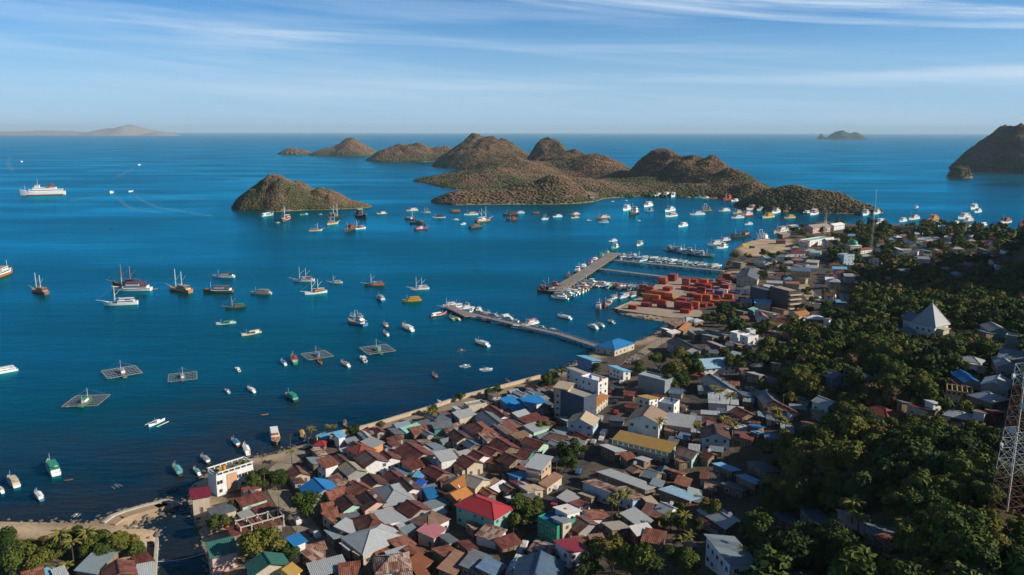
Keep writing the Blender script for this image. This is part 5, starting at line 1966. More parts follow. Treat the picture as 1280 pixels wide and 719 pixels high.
        add('cabin_roof', MB().box(-.9, 0, 1.8, 3.6, 1.9, .1), am)
        add('outboard', MB().box(-4.05, 0, .9, .4, .45, .9), bm('black'))
    elif kind == 'canoe':
        L = 9
        add('hull', hull(L, 1.1, .55, 1.3, 1.0, .1), [hm_, hm_, am, DECKM])
        i = add('outrigger_boom', MB().tube((1.6, -3.1, .75), (1.6, 3.1, .75), .07, n=5).tube((-1.6, -3.1, .75), (-1.6, 3.1, .75), .07, n=5), BAMBOO)
        for s in (-1, 1):
            add('float', MB().tube((-3.4, s * 3.1, .18), (3.4, s * 3.1, .18), .14, .09, n=6), bm('white'))
        add('cabin', MB().box(-.6, 0, 1.05, 1.7, .85, .9), cm_)
        add('mast', MB().tube((.9, 0, .4), (.9, 0, 3.2), .06, .04), SPARW)
    elif kind == 'bagan':
        L = 20
        add('hull', hull(17, 3.2, 1.1, 2.2, 1.6, .7), [hm_, hm_, am, DECKM])
        fr = MB()
        S_ = 9.6
        for i in range(11):
            y = -S_ + i * 2 * S_ / 10
            fr.tube((-S_, y, 1.5), (S_, y, 1.5), .09 if i % 5 else .18, n=4)
            if i % 2 == 0:
                fr.tube((y, -S_, 1.66), (y, S_, 1.66), .12 if i % 5 else .2, n=4)
        for s in (-1, 1):
            fr.box(0, s * S_, 1.55, 2 * S_, .7, .14); fr.box(s * S_, 0, 1.58, .7, 2 * S_ - .8, .14)
        add('outrigger_frame', fr, BAMBOO)
        nt_m = MB().add([(-S_, -S_, 1.05), (S_, -S_, 1.05), (S_, S_, 1.05), (-S_, S_, 1.05), (-S_, -S_, 1.0), (S_, -S_, 1.0), (S_, S_, 1.0), (-S_, S_, 1.0)], [(0, 1, 2, 3), (7, 6, 5, 4)])
        i = add('cabin', MB().box(-1.6, 0, 2.5, 4.8, 2.1, 1.7), cm_)
        add('cabin_roof', MB().box(-1.6, 0, 3.43, 5.4, 2.6, .14), am, i)
        for x, hh in ((2.4, 8.5), (-5.4, 6.0)):
            add('mast', MB().tube((x, 0, 1), (x, 0, hh), .16, .09), SPARW)
        st = MB()
        for x in (-S_, S_):
            for y in (-S_, S_):
                st.tube((2.4, 0, 7.6), (x, y, 1.6), .025, n=3)
        add('stay', st, bm('grey'))
        add('buoyancy_drum', MB().tube((-7.5, 7.5, .55), (-5.5, 7.5, .55), .5, n=8), bm('blue'))
    elif kind == 'ferry':
        L = 74
        add('hull', hull(L, 13, 4.6, 8.2, 5.2, .9, 3.0), [hm_, plain('ferry red bottom', (.42, .04, .04), .5), hm_, bm('grey')])
        add('hull_band', MB().box(-4, 0, .75, 60, 12.6, .9), plain('ferry red bottom', (.42, .04, .04), .5))
        i = add('lower_deck', MB().box(-6, 0, 6.0, 56, 11.4, 3.6), cm_)
        add('window_band', MB().box(-6, 0, 6.6, 54, 11.5, .8), BWIN, i)
        i = add('upper_deck', MB().box(-4, 0, 9.0, 38, 9.8, 2.6), cm_)
        add('window_band', MB().box(-4, 0, 9.5, 36, 9.9, .7), BWIN, i)
        i = add('bridge', MB().box(8, 0, 11.8, 8, 9.0, 3.0), cm_)
        add('window_band', MB().box(8.2, 0, 12.4, 8, 9.1, .9), BWIN, i)
        add('funnel', MB().extrude([(-1.6, 10), (1.6, 10), (1.2, 15), (-1.2, 15)], -19, -15), bm('red'))
        add('mast', MB().tube((7, 0, 13), (7, 0, 21), .35, .15).tube((28, 0, 6), (28, 0, 14), .3, .15), SPARW)
        add('lifeboat', MB().box(-10, 5.4, 10.9, 6, 1.6, 1.2), bm('orange'))
        add('lifeboat', MB().box(-10, -5.4, 10.9, 6, 1.6, 1.2), bm('orange'))
        add('stern_ramp', MB().box(-36.2, 0, 5.2, .5, 8, 6), bm('maroon'))
    elif kind == 'barge':
        L = 30
        add('hull', hull(L, 9, 1.6, 3.2, 2.2, .95, 5), [hm_, BOOT, am, bm('grey')])
        i = add('wheelhouse', MB().box(-9, 0, 4.2, 6, 7, 4.6).box(-9, 0, 7.4, 4, 5, 2.0), cm_)
        add('window_band', MB().box(-9, 0, 7.7, 4.1, 5.1, .7), BWIN, i)
        i = add('crane_frame', MB().tube((2, 2.5, 1), (4.5, 0, 15), .4, .25).tube((2, -2.5, 1), (4.5, 0, 15), .4, .25).tube((-4, 2.5, 1), (-2, 0, 15), .4, .25).tube((-4, -2.5, 1), (-2, 0, 15), .4, .25).tube((-2, 0, 15), (4.5, 0, 15), .3), SPARW)
        add('derrick', MB().tube((4.5, 0, 3), (12, 0, 12), .3, .2).tube((-2, 0, 3), (-8, 0, 12), .3, .2), SPARW, i)
        add('bow_ramp', MB().box(14.6, 0, 2.6, .4, 6, 3.6), bm('grey'))
    elif kind == 'raft':
        L = 5
        add('hull', hull(L, 1.2, .3, .7, .5, .4), [hm_, hm_, am, DECKM])
        add('thwart', MB().box(0, 0, .28, .3, 1.0, .08).box(-1.2, 0, .28, .3, .9, .08), SPAR)
    BOATC[key] = (L, P)
    return BOATC[key]


NOUN = {'schooner': 'two-masted wooden schooner', 'ketch': 'one-masted wooden sailing boat', 'cruiser': 'cabin cruiser', 'workboat': 'work boat with wheelhouse', 'longboat': 'open longboat',
        'skiff': 'small motor skiff', 'canoe': 'outrigger canoe', 'bagan': 'square outrigger fishing platform', 'ferry': 'large passenger ferry', 'barge': 'landing barge with crane frame', 'raft': 'wooden dinghy'}
CATS = {'schooner': 'sailing boat', 'ketch': 'sailing boat', 'bagan': 'fishing platform', 'ferry': 'ferry', 'canoe': 'canoe', 'barge': 'barge'}
NAMES = {'schooner': 'wooden_schooner', 'ketch': 'wooden_sailing_boat', 'cruiser': 'cabin_cruiser', 'workboat': 'work_boat', 'longboat': 'longboat', 'skiff': 'motor_skiff', 'canoe': 'outrigger_canoe',
         'bagan': 'fishing_platform', 'ferry': 'passenger_ferry', 'barge': 'landing_barge', 'raft': 'dinghy'}
BOATS = []


def boat(kind, bx, by, sx, sy, h='white', c='white', acc='white', land=None, fixed=None, L=None, at=None):
    if at is None:
        a = W(bx, by, .4); b_ = W(sx, sy, .4)
        d = a - b_
        ang = math.atan2(d.y, d.x)
        ln = max(3.0, d.length)
        p = (a + b_) / 2
    else:
        p, ang, ln = at
    if at is None and kind not in ('ferry', 'bagan') and abs(by - sy) > .5 * abs(bx - sx):
        ln *= .62          # the pixels span the boat's height as well as its length
    if kind == 'bagan':
        ln *= .80; ang = R(L); L = None
    if L is not None:
        ln = L
    if at is None and kind not in ('bagan', 'ferry') and abs(math.cos(ang)) > .9:
        ang += R(19)          # headings turned so the sides in view catch the sun
    L0, parts = boat_parts(kind, h, c, acc)
    k = ln / (L0 * (1.12 if kind in ('schooner', 'ketch') else 1.0))
    k = min(k, 34 / L0) if kind not in ('ferry',) else k
    t = thing(NAMES[kind], Vector((p.x, p.y, 0)), ang)
    t.scale = (k, k, k * (.88 if kind == 'cruiser' else 1.4 if kind == 'ferry' else 1))
    objs = []
    for name, me, par in parts:
        o = put(name, me, objs[par] if par is not None else t)
        objs.append(o)
    nn = NOUN[kind]
    b0 = f"{h} {nn}"
    b1 = f"{h} {nn} with {c} cabin" if kind not in ('raft',) else b0
    roofed = {'schooner': 'awning', 'ketch': 'awning', 'cruiser': 'roof', 'longboat': 'canopy', 'skiff': 'roof', 'workboat': 'trim', 'bagan': 'hut roof'}.get(kind)
    b2 = f"{h} {nn} with {c} cabin and {acc} {roofed}" if roofed else b1
    reg(t, CATS.get(kind, 'boat'), [b0, b1, b2], 'boats in the bay and harbour', land, fixed, 2, ln * 4)
    BOATS.append((p.x, p.y, ln / 2))
    return t


BTXT = """
ferry 25 244.4 82 243 white white white | large white and red passenger ferry crossing the open bay
bagan 127 467 178 467 grey white grey | square outrigger fishing platform with twin masts west of its neighbour
bagan 207 472.5 250 472.5 blue white grey | square outrigger fishing platform with a blue hull
bagan 376 445.5 417 445.5 dark blue blue | square outrigger fishing platform with a blue hut
bagan 449 438.5 495 438.5 teal teal teal | square outrigger fishing platform with a teal hut
bagan 81 503 135 503 green white green | square outrigger fishing platform with a green roofed boat
schooner 366 350.5 393 352 white white orange | white two-masted schooner with an orange deckhouse stripe
schooner 378 367.5 411 365.5 white orange cream | white two-masted schooner with an orange cabin
cruiser 502 376 527 376 yellow yellow yellow | bright yellow wooden cruise boat
schooner 511 361.5 538 361.5 white white cream | big white two-masted yacht beyond the yellow cruise boat
ketch 130 380 172 381 white white white | large white one-masted motor yacht near the dark schooner
cruiser 144 361.5 185 364 white white maroon | white and maroon cabin cruiser lying against a dark schooner
barge 940 300 962 299 grey white white | grey barge with white crane frame by the sand spit
cruiser 16 339 -8 348 orange white tan
schooner 39 363.5 60 368 brown tan orange
schooner 143 355 176 358 maroon brown maroon
raft 187 361.5 197 361 orange cream orange
schooner 210 361.5 240 366 orange cream tan
cruiser 268 345.5 291 347 white white dark
cruiser 257 363.5 288 366 brown white brown
ketch 280 385 309 384 dark brown green
longboat 270 405 295 404 white white green
longboat 302 420 326 415 cream white cream
cruiser -16 469 22 462 white white white
skiff 293 459 301 465 white white white
skiff 280 486 288 492 white white grey
longboat 307 483 321 492 white white white
cruiser 315 366 337 368 cream cream tan
ketch 411 353 428 354 white white cream
ketch 455 356 481 357 orange cream orange
cruiser 469 370 482 378 blue white grey
barge 438 395 453 396 white grey white
workboat 435 402 457 407 blue white grey
longboat 478 403 486 411 maroon white grey
longboat 478 413.5 487 421 white white blue
longboat 503 407.5 516 414 white white white
raft 397 448 403 456 orange orange orange
longboat 350 449.5 359 458 white white blue
longboat 364 443 371 458 green cream red
longboat 423 451 440 460 white white grey
skiff 449 445 459 454 white cream white
longboat 594 427 611 433 white white white
canoe 574 458 588 456.5 grey white grey
canoe 599 461.5 616 461.5 white cream white
longboat 539 465 548 474 dark grey brown
canoe 572 437 581 439 grey white grey
raft 630 472 640 480 grey grey grey
longboat 560 393 536 395 red white white
longboat 561 394 569 402 green cream green
longboat 567 397 575 400 cream white cream
ketch 551 384 573 386 white white white
workboat 578 387 588 381 dark grey grey
cruiser 585 392 594 385 white white white
cruiser 593 391.5 602 385 white white cream
ketch 607 394 614 390 white white blue
ketch 617 399 625 394 cream white grey
cruiser 622 400 637 396 blue white white
cruiser 652 408 672 403 white white pink
longboat 697 395 714 399 white white white
cruiser 735 407 747 411 white white white
cruiser 742 405 755 408 white white grey
skiff 760 401 768 404 white white grey
canoe 186 533 206 524 white white white
longboat 214 578 229 598 dark teal teal
cruiser 57 573 74 599 white white green
cruiser 7 593 25 612 white cream cream
longboat 42 611 55 629 blue white white
longboat -6 606 6 618 white white cream
canoe 141 604 151 610 grey blue grey
canoe 90 647 100 639 grey white grey
raft 209 614.5 223 610 brown brown brown
raft 80 600 91 598 brown tan brown
longboat 248 567 265 582 dark white grey
longboat 240 583 252 596 white white teal
longboat 287 546 302 561 brown white blue
longboat 303.5 553 312 572 white white white
cruiser 347 562 341 535 brown orange white
longboat 382 553 375 537 blue yellow yellow
longboat 433 537 430 524 brown tan brown
raft 328 518 334 517 orange orange orange
cruiser 353 490 375 504 dark teal green
longboat 545 499 554 506 white white white
raft 585 493 592 490 white white white
longboat 342 269 326 271.5 teal white white
skiff 344 278.5 350 278.5 white white white
ketch 351 278.5 363 273 brown orange white
longboat 375 269 385 268 teal white green
schooner 424 279 407 281 cream orange tan
schooner 428 273 410 271 cream brown cream
ketch 404 288 385 289 cream orange tan
cruiser 431 290 443 286 dark brown maroon
ketch 440 287 457 285 white maroon cream
workboat 460 273 444 269 black dark white
skiff 471 268 483 267 cream white cream
skiff 398 268 403 268 white white white
cruiser 508 264 522 263 cream white cream
schooner 527 266 539 266 cream cream cream
ketch 521 275 506 274 orange white cream
ketch 512 279 531 280 dark dark grey
ketch 537 286 516 287 red white red
cruiser 540 272 557 272 white maroon dark
cruiser 561 265 576 265 brown orange tan
cruiser 580 269 597 268 white cream maroon
schooner 614 275.5 594 278 orange white cream
cruiser 605 284 585 285 dark brown brown
skiff 565 275 574 275 white white white
skiff 576 281 582 280 white white white
cruiser 628 269 648 269 dark brown maroon
workboat 632 275 647 275 red orange red
cruiser 643 266.5 656 266.5 white white white
longboat 663 267 675 267 brown orange orange
schooner 687 274 675 274.5 white white white
cruiser 691 271.5 702 270.5 white white grey
cruiser 711 269 726 268.5 brown white orange
skiff 714 273 723 272 white cream grey
schooner 741 276 732 276 blue white white
cruiser 745 273.5 762 272.5 orange white orange
cruiser 747 278 761 278 white blue white
skiff 763 252 768 252 white white white
skiff 780 251 785 251 white white white
cruiser 778 264 787 261 white white white
workboat 786 269 797 266 dark white grey
cruiser 805 259 814 257 white white white
workboat 806 265 816 264 blue grey grey
cruiser 827 266 846 262 white white blue
cruiser 829 271 848 270 white pink white
cruiser 862 269 880 268 white white blue
barge 875 264 888 263 tan brown tan
cruiser 848 284 858 282 white white white
skiff 795 276 801 276 white white white
cruiser 898 265 912 264 grey white white
cruiser 914 273 929 272 white white blue
cruiser 916 267.5 926 266 tan cream brown
cruiser 926 271 939 269 red white orange
cruiser 933 262.5 947 261 white red white
cruiser 946 263 957 262 white white white
cruiser 953 273 966 271 cream yellow yellow
cruiser 964 267.5 974 264.5 white white brown
cruiser 980 273 993 272 cream yellow yellow
workboat 975 261 990 259.5 red maroon red
workboat 979 265 990 264 orange orange tan
cruiser 997 263 1009 262 white white white
skiff 1004 267 1012 266 white white white
cruiser 1010 270 1023 266 white pink white
longboat 1042 266 1051 265 white white white
workboat 1056 267 1070 265 red tan maroon
cruiser 1078 270 1084 267 white white grey
cruiser 1092 268 1098 266 white white grey
cruiser 1095 280 1104 278 white white white
cruiser 1124 277.5 1132 276 white white white
cruiser 1136 275 1147 273 white white dark
cruiser 1142 261 1147 260 blue white grey
cruiser 1159 277 1172 274 orange yellow orange
cruiser 1168 283 1176 281 white white white
longboat 1188 281 1198 279.5 cream white cream
cruiser 1197 274 1211 272 white white cream
cruiser 1204 277.5 1215 276 pink white white
longboat 1211 283.5 1221 282.5 white white white
longboat 1221 283 1232 281.5 white white white
cruiser 1213 262 1220 260 white white white
cruiser 1218 266 1225 264.5 white white grey
cruiser 1249 280 1263 277 white orange dark
workboat 1270 282 1284 281 maroon red maroon
cruiser 818 245.5 827 244.5 white white white
cruiser 828 246 837 244.5 white white white
cruiser 838 247 844 244.5 white white white
longboat 856 247 864 247 tan white orange
longboat 868 247.5 877 247 teal green green
longboat 878 248 886 247.5 cream white white
longboat 887 248.5 896 248 orange red red
workboat 903 251 914 249 red orange red
longboat 914 252 922 251 white white white
cruiser 921 254 934 253 white grey blue
cruiser 926 257 936 255 dark grey dark
longboat 950 255 962 255 white white grey
longboat 960 257 969 256 white white teal
workboat 733 250 742 252 dark grey tan
cruiser 884 307 903 305 grey white grey
workboat 896 311 908 309 white white white
cruiser 897 303 912 301 dark white grey
cruiser 931 281 940 280 white white grey
longboat 912 297 938 294 dark grey dark
cruiser 965 293 985 289 cream white tan
cruiser 978 289 997 287 grey grey white
cruiser 761 302 771 301 white white white
skiff 796 308 802 305 white white grey
longboat 830 325 812 324 white white white
raft 137 242 141 240 white white white
raft 161 240 166 239 white white white
raft 172 207 176 206 white white white
raft 25 203 29 202 white white white
raft 137 286 141 285 dark dark dark
"""
for line in BTXT.strip().split('\n'):
    body, _, lab = line.partition('|')
    p = body.split(); lab = lab.strip()
    boat(p[0], float(p[1]), float(p[2]), float(p[3]), float(p[4]), p[5], p[6], p[7], lab or None, lab or None, L={'127': 128, '207': 112, '376': 122, '449': 118, '81': 96}[p[1]] if p[0] == 'bagan' else None)


# boats lying close together along the piers, each at its own berth
def berth_row(p0, p1, n, kinds, cols, ang_off, lens, jit=.8):
    a = W(*p0, .4); b_ = W(*p1, .4)
    d = b_ - a
    base = math.atan2(d.y, d.x) + R(ang_off)
    for i in range(n):
        q = a + d * ((i + .5) / n) + Vector((rng.uniform(-jit, jit), rng.uniform(-jit, jit), 0))
        k = kinds[i % len(kinds)]
        cs = cols[(i * 2 + (rng.random() < .3)) % len(cols)]
        boat(k, 0, 0, 0, 0, *cs, at=(q, base + rng.uniform(-.08, .08) + (math.pi if rng.random() < .2 else 0), rng.uniform(*lens)))


PC = [('white', 'white', 'white'), ('white', 'cream', 'blue'), ('green', 'white', 'grey'), ('white', 'white', 'orange'), ('blue', 'white', 'white'), ('cream', 'yellow', 'tan'), ('white', 'grey', 'teal'), ('red', 'white', 'white'), ('white', 'white', 'grey')]
berth_row((683, 367), (690, 358), 2, ['workboat'], [('red', 'pink', 'red'), ('red', 'white', 'maroon')], 90, (15, 18))
berth_row((708, 348), (714, 345), 1, ['workboat'], [('tan', 'orange', 'tan')], 15, (12, 13))
berth_row((719, 343), (733, 333), 2, ['workboat', 'cruiser'], [('red', 'white', 'white'), ('white', 'white', 'maroon')], 5, (17, 20))
berth_row((737, 330), (746, 325), 2, ['cruiser'], [('white', 'white', 'maroon'), ('white', 'cream', 'white')], 5, (15, 18))
berth_row((750, 322), (760, 316), 2, ['cruiser'], [('white', 'white', 'green'), ('teal', 'white', 'white')], 5, (16, 19))
berth_row((762, 312), (772, 309), 1, ['workboat'], [('green', 'white', 'white')], 5, (16, 18))
berth_row((697, 374), (737, 355), 12, ['longboat', 'cruiser', 'workboat'], PC, 95, (13, 17), .5)
berth_row((778, 324), (806, 325.5), 8, ['cruiser', 'cruiser', 'ketch'], [('white', 'white', 'white'), ('white', 'white', 'grey'), ('white', 'grey', 'blue')], 70, (13, 17), .5)
berth_row((778, 321), (796, 321), 4, ['cruiser'], [('white', 'white', 'white'), ('white', 'white', 'grey')], 90, (12, 15), .5)
berth_row((806, 322), (900, 333), 15, ['longboat', 'skiff', 'cruiser'], [('white', 'white', 'white'), ('grey', 'white', 'teal'), ('white', 'white', 'green'), ('white', 'grey', 'grey')], 65, (10, 13), .8)
berth_row((838, 312), (884, 321), 10, ['workboat', 'cruiser', 'longboat'], [('white', 'white', 'teal'), ('teal', 'white', 'grey'), ('white', 'white', 'grey'), ('green', 'white', 'white'), ('dark', 'white', 'grey')], 38, (17, 22), 1.2)
berth_row((745, 357), (806, 362), 11, ['longboat', 'workboat', 'cruiser'], [('tan', 'white', 'red'), ('white', 'grey', 'teal'), ('white', 'white', 'white'), ('dark', 'orange', 'tan'), ('blue', 'white', 'white')], 75, (11, 14), .6)
berth_row((558, 381), (584, 386), 4, ['cruiser', 'workboat', 'skiff'], [('white', 'white', 'grey'), ('white', 'white', 'white'), ('blue', 'white', 'white')], 70, (9, 13), .8)
berth_row((596, 390), (640, 401), 5, ['cruiser', 'longboat'], [('white', 'white', 'white'), ('white', 'white', 'blue'), ('cream', 'white', 'cream')], 20, (8, 12), .8)
berth_row((590, 397), (668, 414), 6, ['longboat', 'skiff', 'raft'], [('white', 'white', 'white'), ('blue', 'white', 'white'), ('grey', 'white', 'grey'), ('tan', 'white', 'tan')], 15, (6, 10), 1.0)
berth_row((640, 402), (700, 414), 4, ['skiff', 'longboat'], [('white', 'white', 'teal'), ('white', 'white', 'white')], 10, (6, 9), .8)
berth_row((812, 329), (896, 336), 9, ['longboat', 'skiff', 'workboat'], [('white', 'white', 'grey'), ('teal', 'white', 'white'), ('white', 'white', 'white'), ('dark', 'grey', 'grey')], 8, (9, 13), .6)
berth_row((745, 385), (762, 379), 4, ['workboat', 'longboat'], [('grey', 'white', 'grey'), ('white', 'white', 'blue'), ('maroon', 'grey', 'maroon')], 20, (13, 17), 1.0)
berth_row((766, 373), (798, 368), 5, ['cruiser', 'longboat'], [('white', 'grey', 'grey'), ('tan', 'white', 'tan'), ('white', 'white', 'blue')], 12, (12, 17), 1.0)

# pale wakes and slicks on the open bay
wkm = bpy.data.materials.new('wake foam'); wkm.use_nodes = True
nt = wkm.node_tree
b = nt.nodes['Principled BSDF']; outn = nt.nodes['Material Output']
tcw = N(nt, 'ShaderNodeTexCoord')
nn_ = noise(nt, tcw.outputs['Object'], .12, 5, .7)
b.inputs['Base Color'].default_value = (.42, .56, .64, 1); b.inputs['Roughness'].default_value = .6
tr = N(nt, 'ShaderNodeBsdfTransparent'); mx = N(nt, 'ShaderNodeMixShader')
L_(nt, ramp(nt, nn_, [(.42, 0.0), (.75, .42)]), mx.inputs[0]); L_(nt, tr.outputs[0], mx.inputs[1]); L_(nt, b.outputs[0], mx.inputs[2]); L_(nt, mx.outputs[0], outn.inputs[0])
for pts, w0, w1 in (([(139, 241), (152, 252), (165, 262), (200, 266)], 3, 14), ([(164, 240), (176, 250), (196, 259), (262, 270)], 3, 14), ([(138, 241), (118, 246), (85, 252)], 3, 12), ([(166, 240), (200, 246), (258, 250)], 3, 12),
                    ([(172, 207), (160, 214), (145, 222)], 3, 16), ([(13, 196), (10, 205), (14, 212), (19, 214)], 14, 20), ([(196, 231), (260, 229), (320, 225)], 8, 26), ([(640, 236), (600, 232)], 2, 8)):
    P = [W(a, b_, 0) for a, b_ in pts]
    vs, fs = [], []
    for i, p in enumerate(P):
        a = P[max(0, i - 1)]; q = P[min(len(P) - 1, i + 1)]
        d = (q - a).normalized(); w = w0 + (w1 - w0) * i / (len(P) - 1)
        vs += [(p.x - d.y * w / 2, p.y + d.x * w / 2, .06), (p.x + d.y * w / 2, p.y - d.x * w / 2, .06)]
    fs = [(2 * i, 2 * i + 1, 2 * i + 3, 2 * i + 2) for i in range(len(P) - 1)]
    struct(put('boat_wake_foam', MB().add(vs, fs).mesh('wake', [wkm])), 'stuff', 'pale boat wake on the water')
# ------------------------------------------------------------------ trees
GREEN = [(0, (.026, .050, .012)), (.3, (.048, .076, .015)), (.55, (.080, .103, .018)), (.78, (.125, .122, .022)), (.90, (.140, .108, .028)), (1, (.125, .080, .042))]
LEAFO = tone_mat('tree leaves', GREEN, 'obj')
LEAFA = tone_mat('wood leaves', GREEN, 'attr')
PALMM = tone_mat('palm leaves', [(0, (.045, .075, .015)), (.6, (.08, .105, .022)), (1, (.15, .14, .03))], 'obj')


def crown_arrays(seed, n, s, flat=.75, lob=11):
    """leaf faces spread through a crown of radius 1 centred on the origin"""
    r = np.random.default_rng(seed)
    lc = r.normal(0, 1, (lob, 3)); lc /= np.linalg.norm(lc, axis=1)[:, None]
    lc *= (r.uniform(.25, .72, lob))[:, None]; lc[:, 2] *= flat
    lr = r.uniform(.26, .46, lob)
    k = r.choice(lob, n, p=lr ** 2 / (lr ** 2).sum())
    d = r.normal(0, 1, (n, 3)); d /= np.linalg.norm(d, axis=1)[:, None]
    d[:, 2] = np.where(d[:, 2] < -.35, -d[:, 2], d[:, 2])
    p = lc[k] + d * (lr[k] * r.uniform(.7, 1.05, n))[:, None]
    nrm = d + r.normal(0, .45, (n, 3)); nrm /= np.linalg.norm(nrm, axis=1)[:, None]
    u = np.cross(nrm, r.normal(0, 1, (n, 3))); u /= np.linalg.norm(u, axis=1)[:, None]
    v = np.cross(nrm, u)
    sz = s * r.uniform(.6, 1.3, n)[:, None]
    q = np.stack([p - u * sz, p - v * sz * .55, p + u * sz, p + v * sz * .55], 1)
    return q.reshape(-1, 3), np.arange(4 * n).reshape(-1, 4)


CROWN = []
for i in range(9):
    V, F = crown_arrays(100 + i, 2700, .078, .7 + .1 * (i % 3), 10 + i % 5)
    CROWN.append(np_mesh('crown', V, F, [LEAFO]))
TRUNKS = []
for i in range(4):
    r_ = random.Random(i)
    m = MB().tube((0, 0, -1.2), (.1, 0, .5), .075, .05, n=7)
    for k in range(5):
        a = k * 1.26 + r_.uniform(-.3, .3)
        m.tube((.1, 0, .3 + .05 * k), (.45 * math.cos(a), .45 * math.sin(a), .75 + r_.uniform(0, .3)), .035, .012, n=5)
    TRUNKS.append(m.mesh('trunk', [BARK]))


def frond_mesh(seed, n, ln, droop, wide, up):
    r = random.Random(seed)
    vs, fs = [], []
    for k in range(n):
        a = 2 * math.pi * k / n * 1.0 + r.uniform(-.2, .2)
        e = r.uniform(up * .2, up)
        pts = []
        x, z, sl = 0, 0, e
        for j in range(6):
            pts.append((x, z)); x += ln / 5 * math.cos(sl); z += ln / 5 * math.sin(sl); sl -= droop * r.uniform(.8, 1.2)
        o = len(vs)
        for j, (x, z) in enumerate(pts):
            w = wide * math.sin(math.pi * (.12 + .86 * j / 5.2))
            ca, sa = math.cos(a), math.sin(a)
            for s in (-1, 0, 1):
                vs.append((x * ca - s * w * sa, x * sa + s * w * ca, z - abs(s) * w * .45))
        for j in range(5):
            for s in range(2):
                b_ = o + j * 3 + s
                fs.append((b_, b_ + 1, b_ + 4, b_ + 3))
    return MB().add(vs, fs).mesh('fronds', [PALMM])


PALMC = [frond_mesh(i, 17, 3.4, .30, .42, 1.0) for i in range(3)]
BANC = [frond_mesh(20 + i, 9, 2.3, .28, .42, 1.35) for i in range(2)]
PTR = MB().tube((0, 0, -1), (.25, 0, 4), .24, .17, n=7).tube((.25, 0, 4), (.35, .1, 7.2), .17, .13, n=7).mesh('trunk', [BARK])
BTR = MB().tube((0, 0, -.5), (0, 0, 1.6), .16, .1, n=6).mesh('trunk', [plain('banana stem', (.10, .12, .04), .7)])

def tonew(v):
    return 'dark green' if v < .25 else 'deep green' if v < .45 else 'mid green' if v < .65 else 'olive green' if v < .84 else 'yellowish olive' if v < .93 else 'dry brown'



TREES = []


def tonef(x, y):
    """stands of one species: neighbours tend to share a green"""
    n = float(fbm(np.array([x * .03]), np.array([y * .03]), 91)[0])
    return min(1, max(0, (n - .2) * 1.35 + .06 + rng.gauss(0, .22)))



def tree(x, y, r, hh=None, where='in the hillside wood', kind='b', land=None, fixed=None):
    z = height(x, y)
    if z < .9:
        return          # no trees standing in the water
    if kind == 'b':
        t = thing('broadleaf_tree', Vector((x, y, z - .2)), rng.uniform(0, 6.28))
        hh = hh or r * (rng.uniform(.7, .9) if where == 'behind the beach' else rng.uniform(1.0, 1.4))
        o = put('trunk', rng.choice(TRUNKS), t, (0, 0, 0), rng.uniform(0, 6), (r * 1.3, r * 1.3, hh * .8))
        o = put('crown', rng.choice(CROWN), t, (0, 0, hh), rng.uniform(0, 6), (r * 1.28, r * 1.28, r * rng.uniform(1.0, 1.25)))
        tv = tonef(x, y)
        for q_ in t.children:
            q_.color = (tv, tv, tv, 1)
        sw = 'tall ' if r > 5.5 else ('broad ' if r > 4.3 else ('small ' if r < 2.6 else ''))
        base = [f"{sw}{tonew(tv)} bushy tree", f"{sw}{tonew(tv)} bushy tree {where}"]
        reg(t, 'tree', base, 'broadleaf trees of the town and wood', land, fixed, hh, r * r)
    elif kind == 'p':
        k = r / 3.2
        t = thing('palm_tree', Vector((x, y, z - .2)), rng.uniform(0, 6.28))
        t.scale = (k, k, k)
        put('trunk', PTR, t); put('crown', rng.choice(PALMC), t, (.35, .1, 7.1))
        reg(t, 'palm tree', ['coconut palm', f'coconut palm {where}'], 'coconut palms', land, fixed, 8 * k, 6)
    else:
        t = thing('banana_plant', Vector((x, y, z - .2)), rng.uniform(0, 6.28))
        k = r / 2.2
        t.scale = (k, k, k)
        put('stem', BTR, t); put('leaf_crown', rng.choice(BANC), t, (0, 0, 1.5))
        reg(t, 'plant', ['leafy banana plant', f'leafy banana plant {where}'], 'banana plants', land, fixed, 3, 3)
    TREES.append((x, y, r))


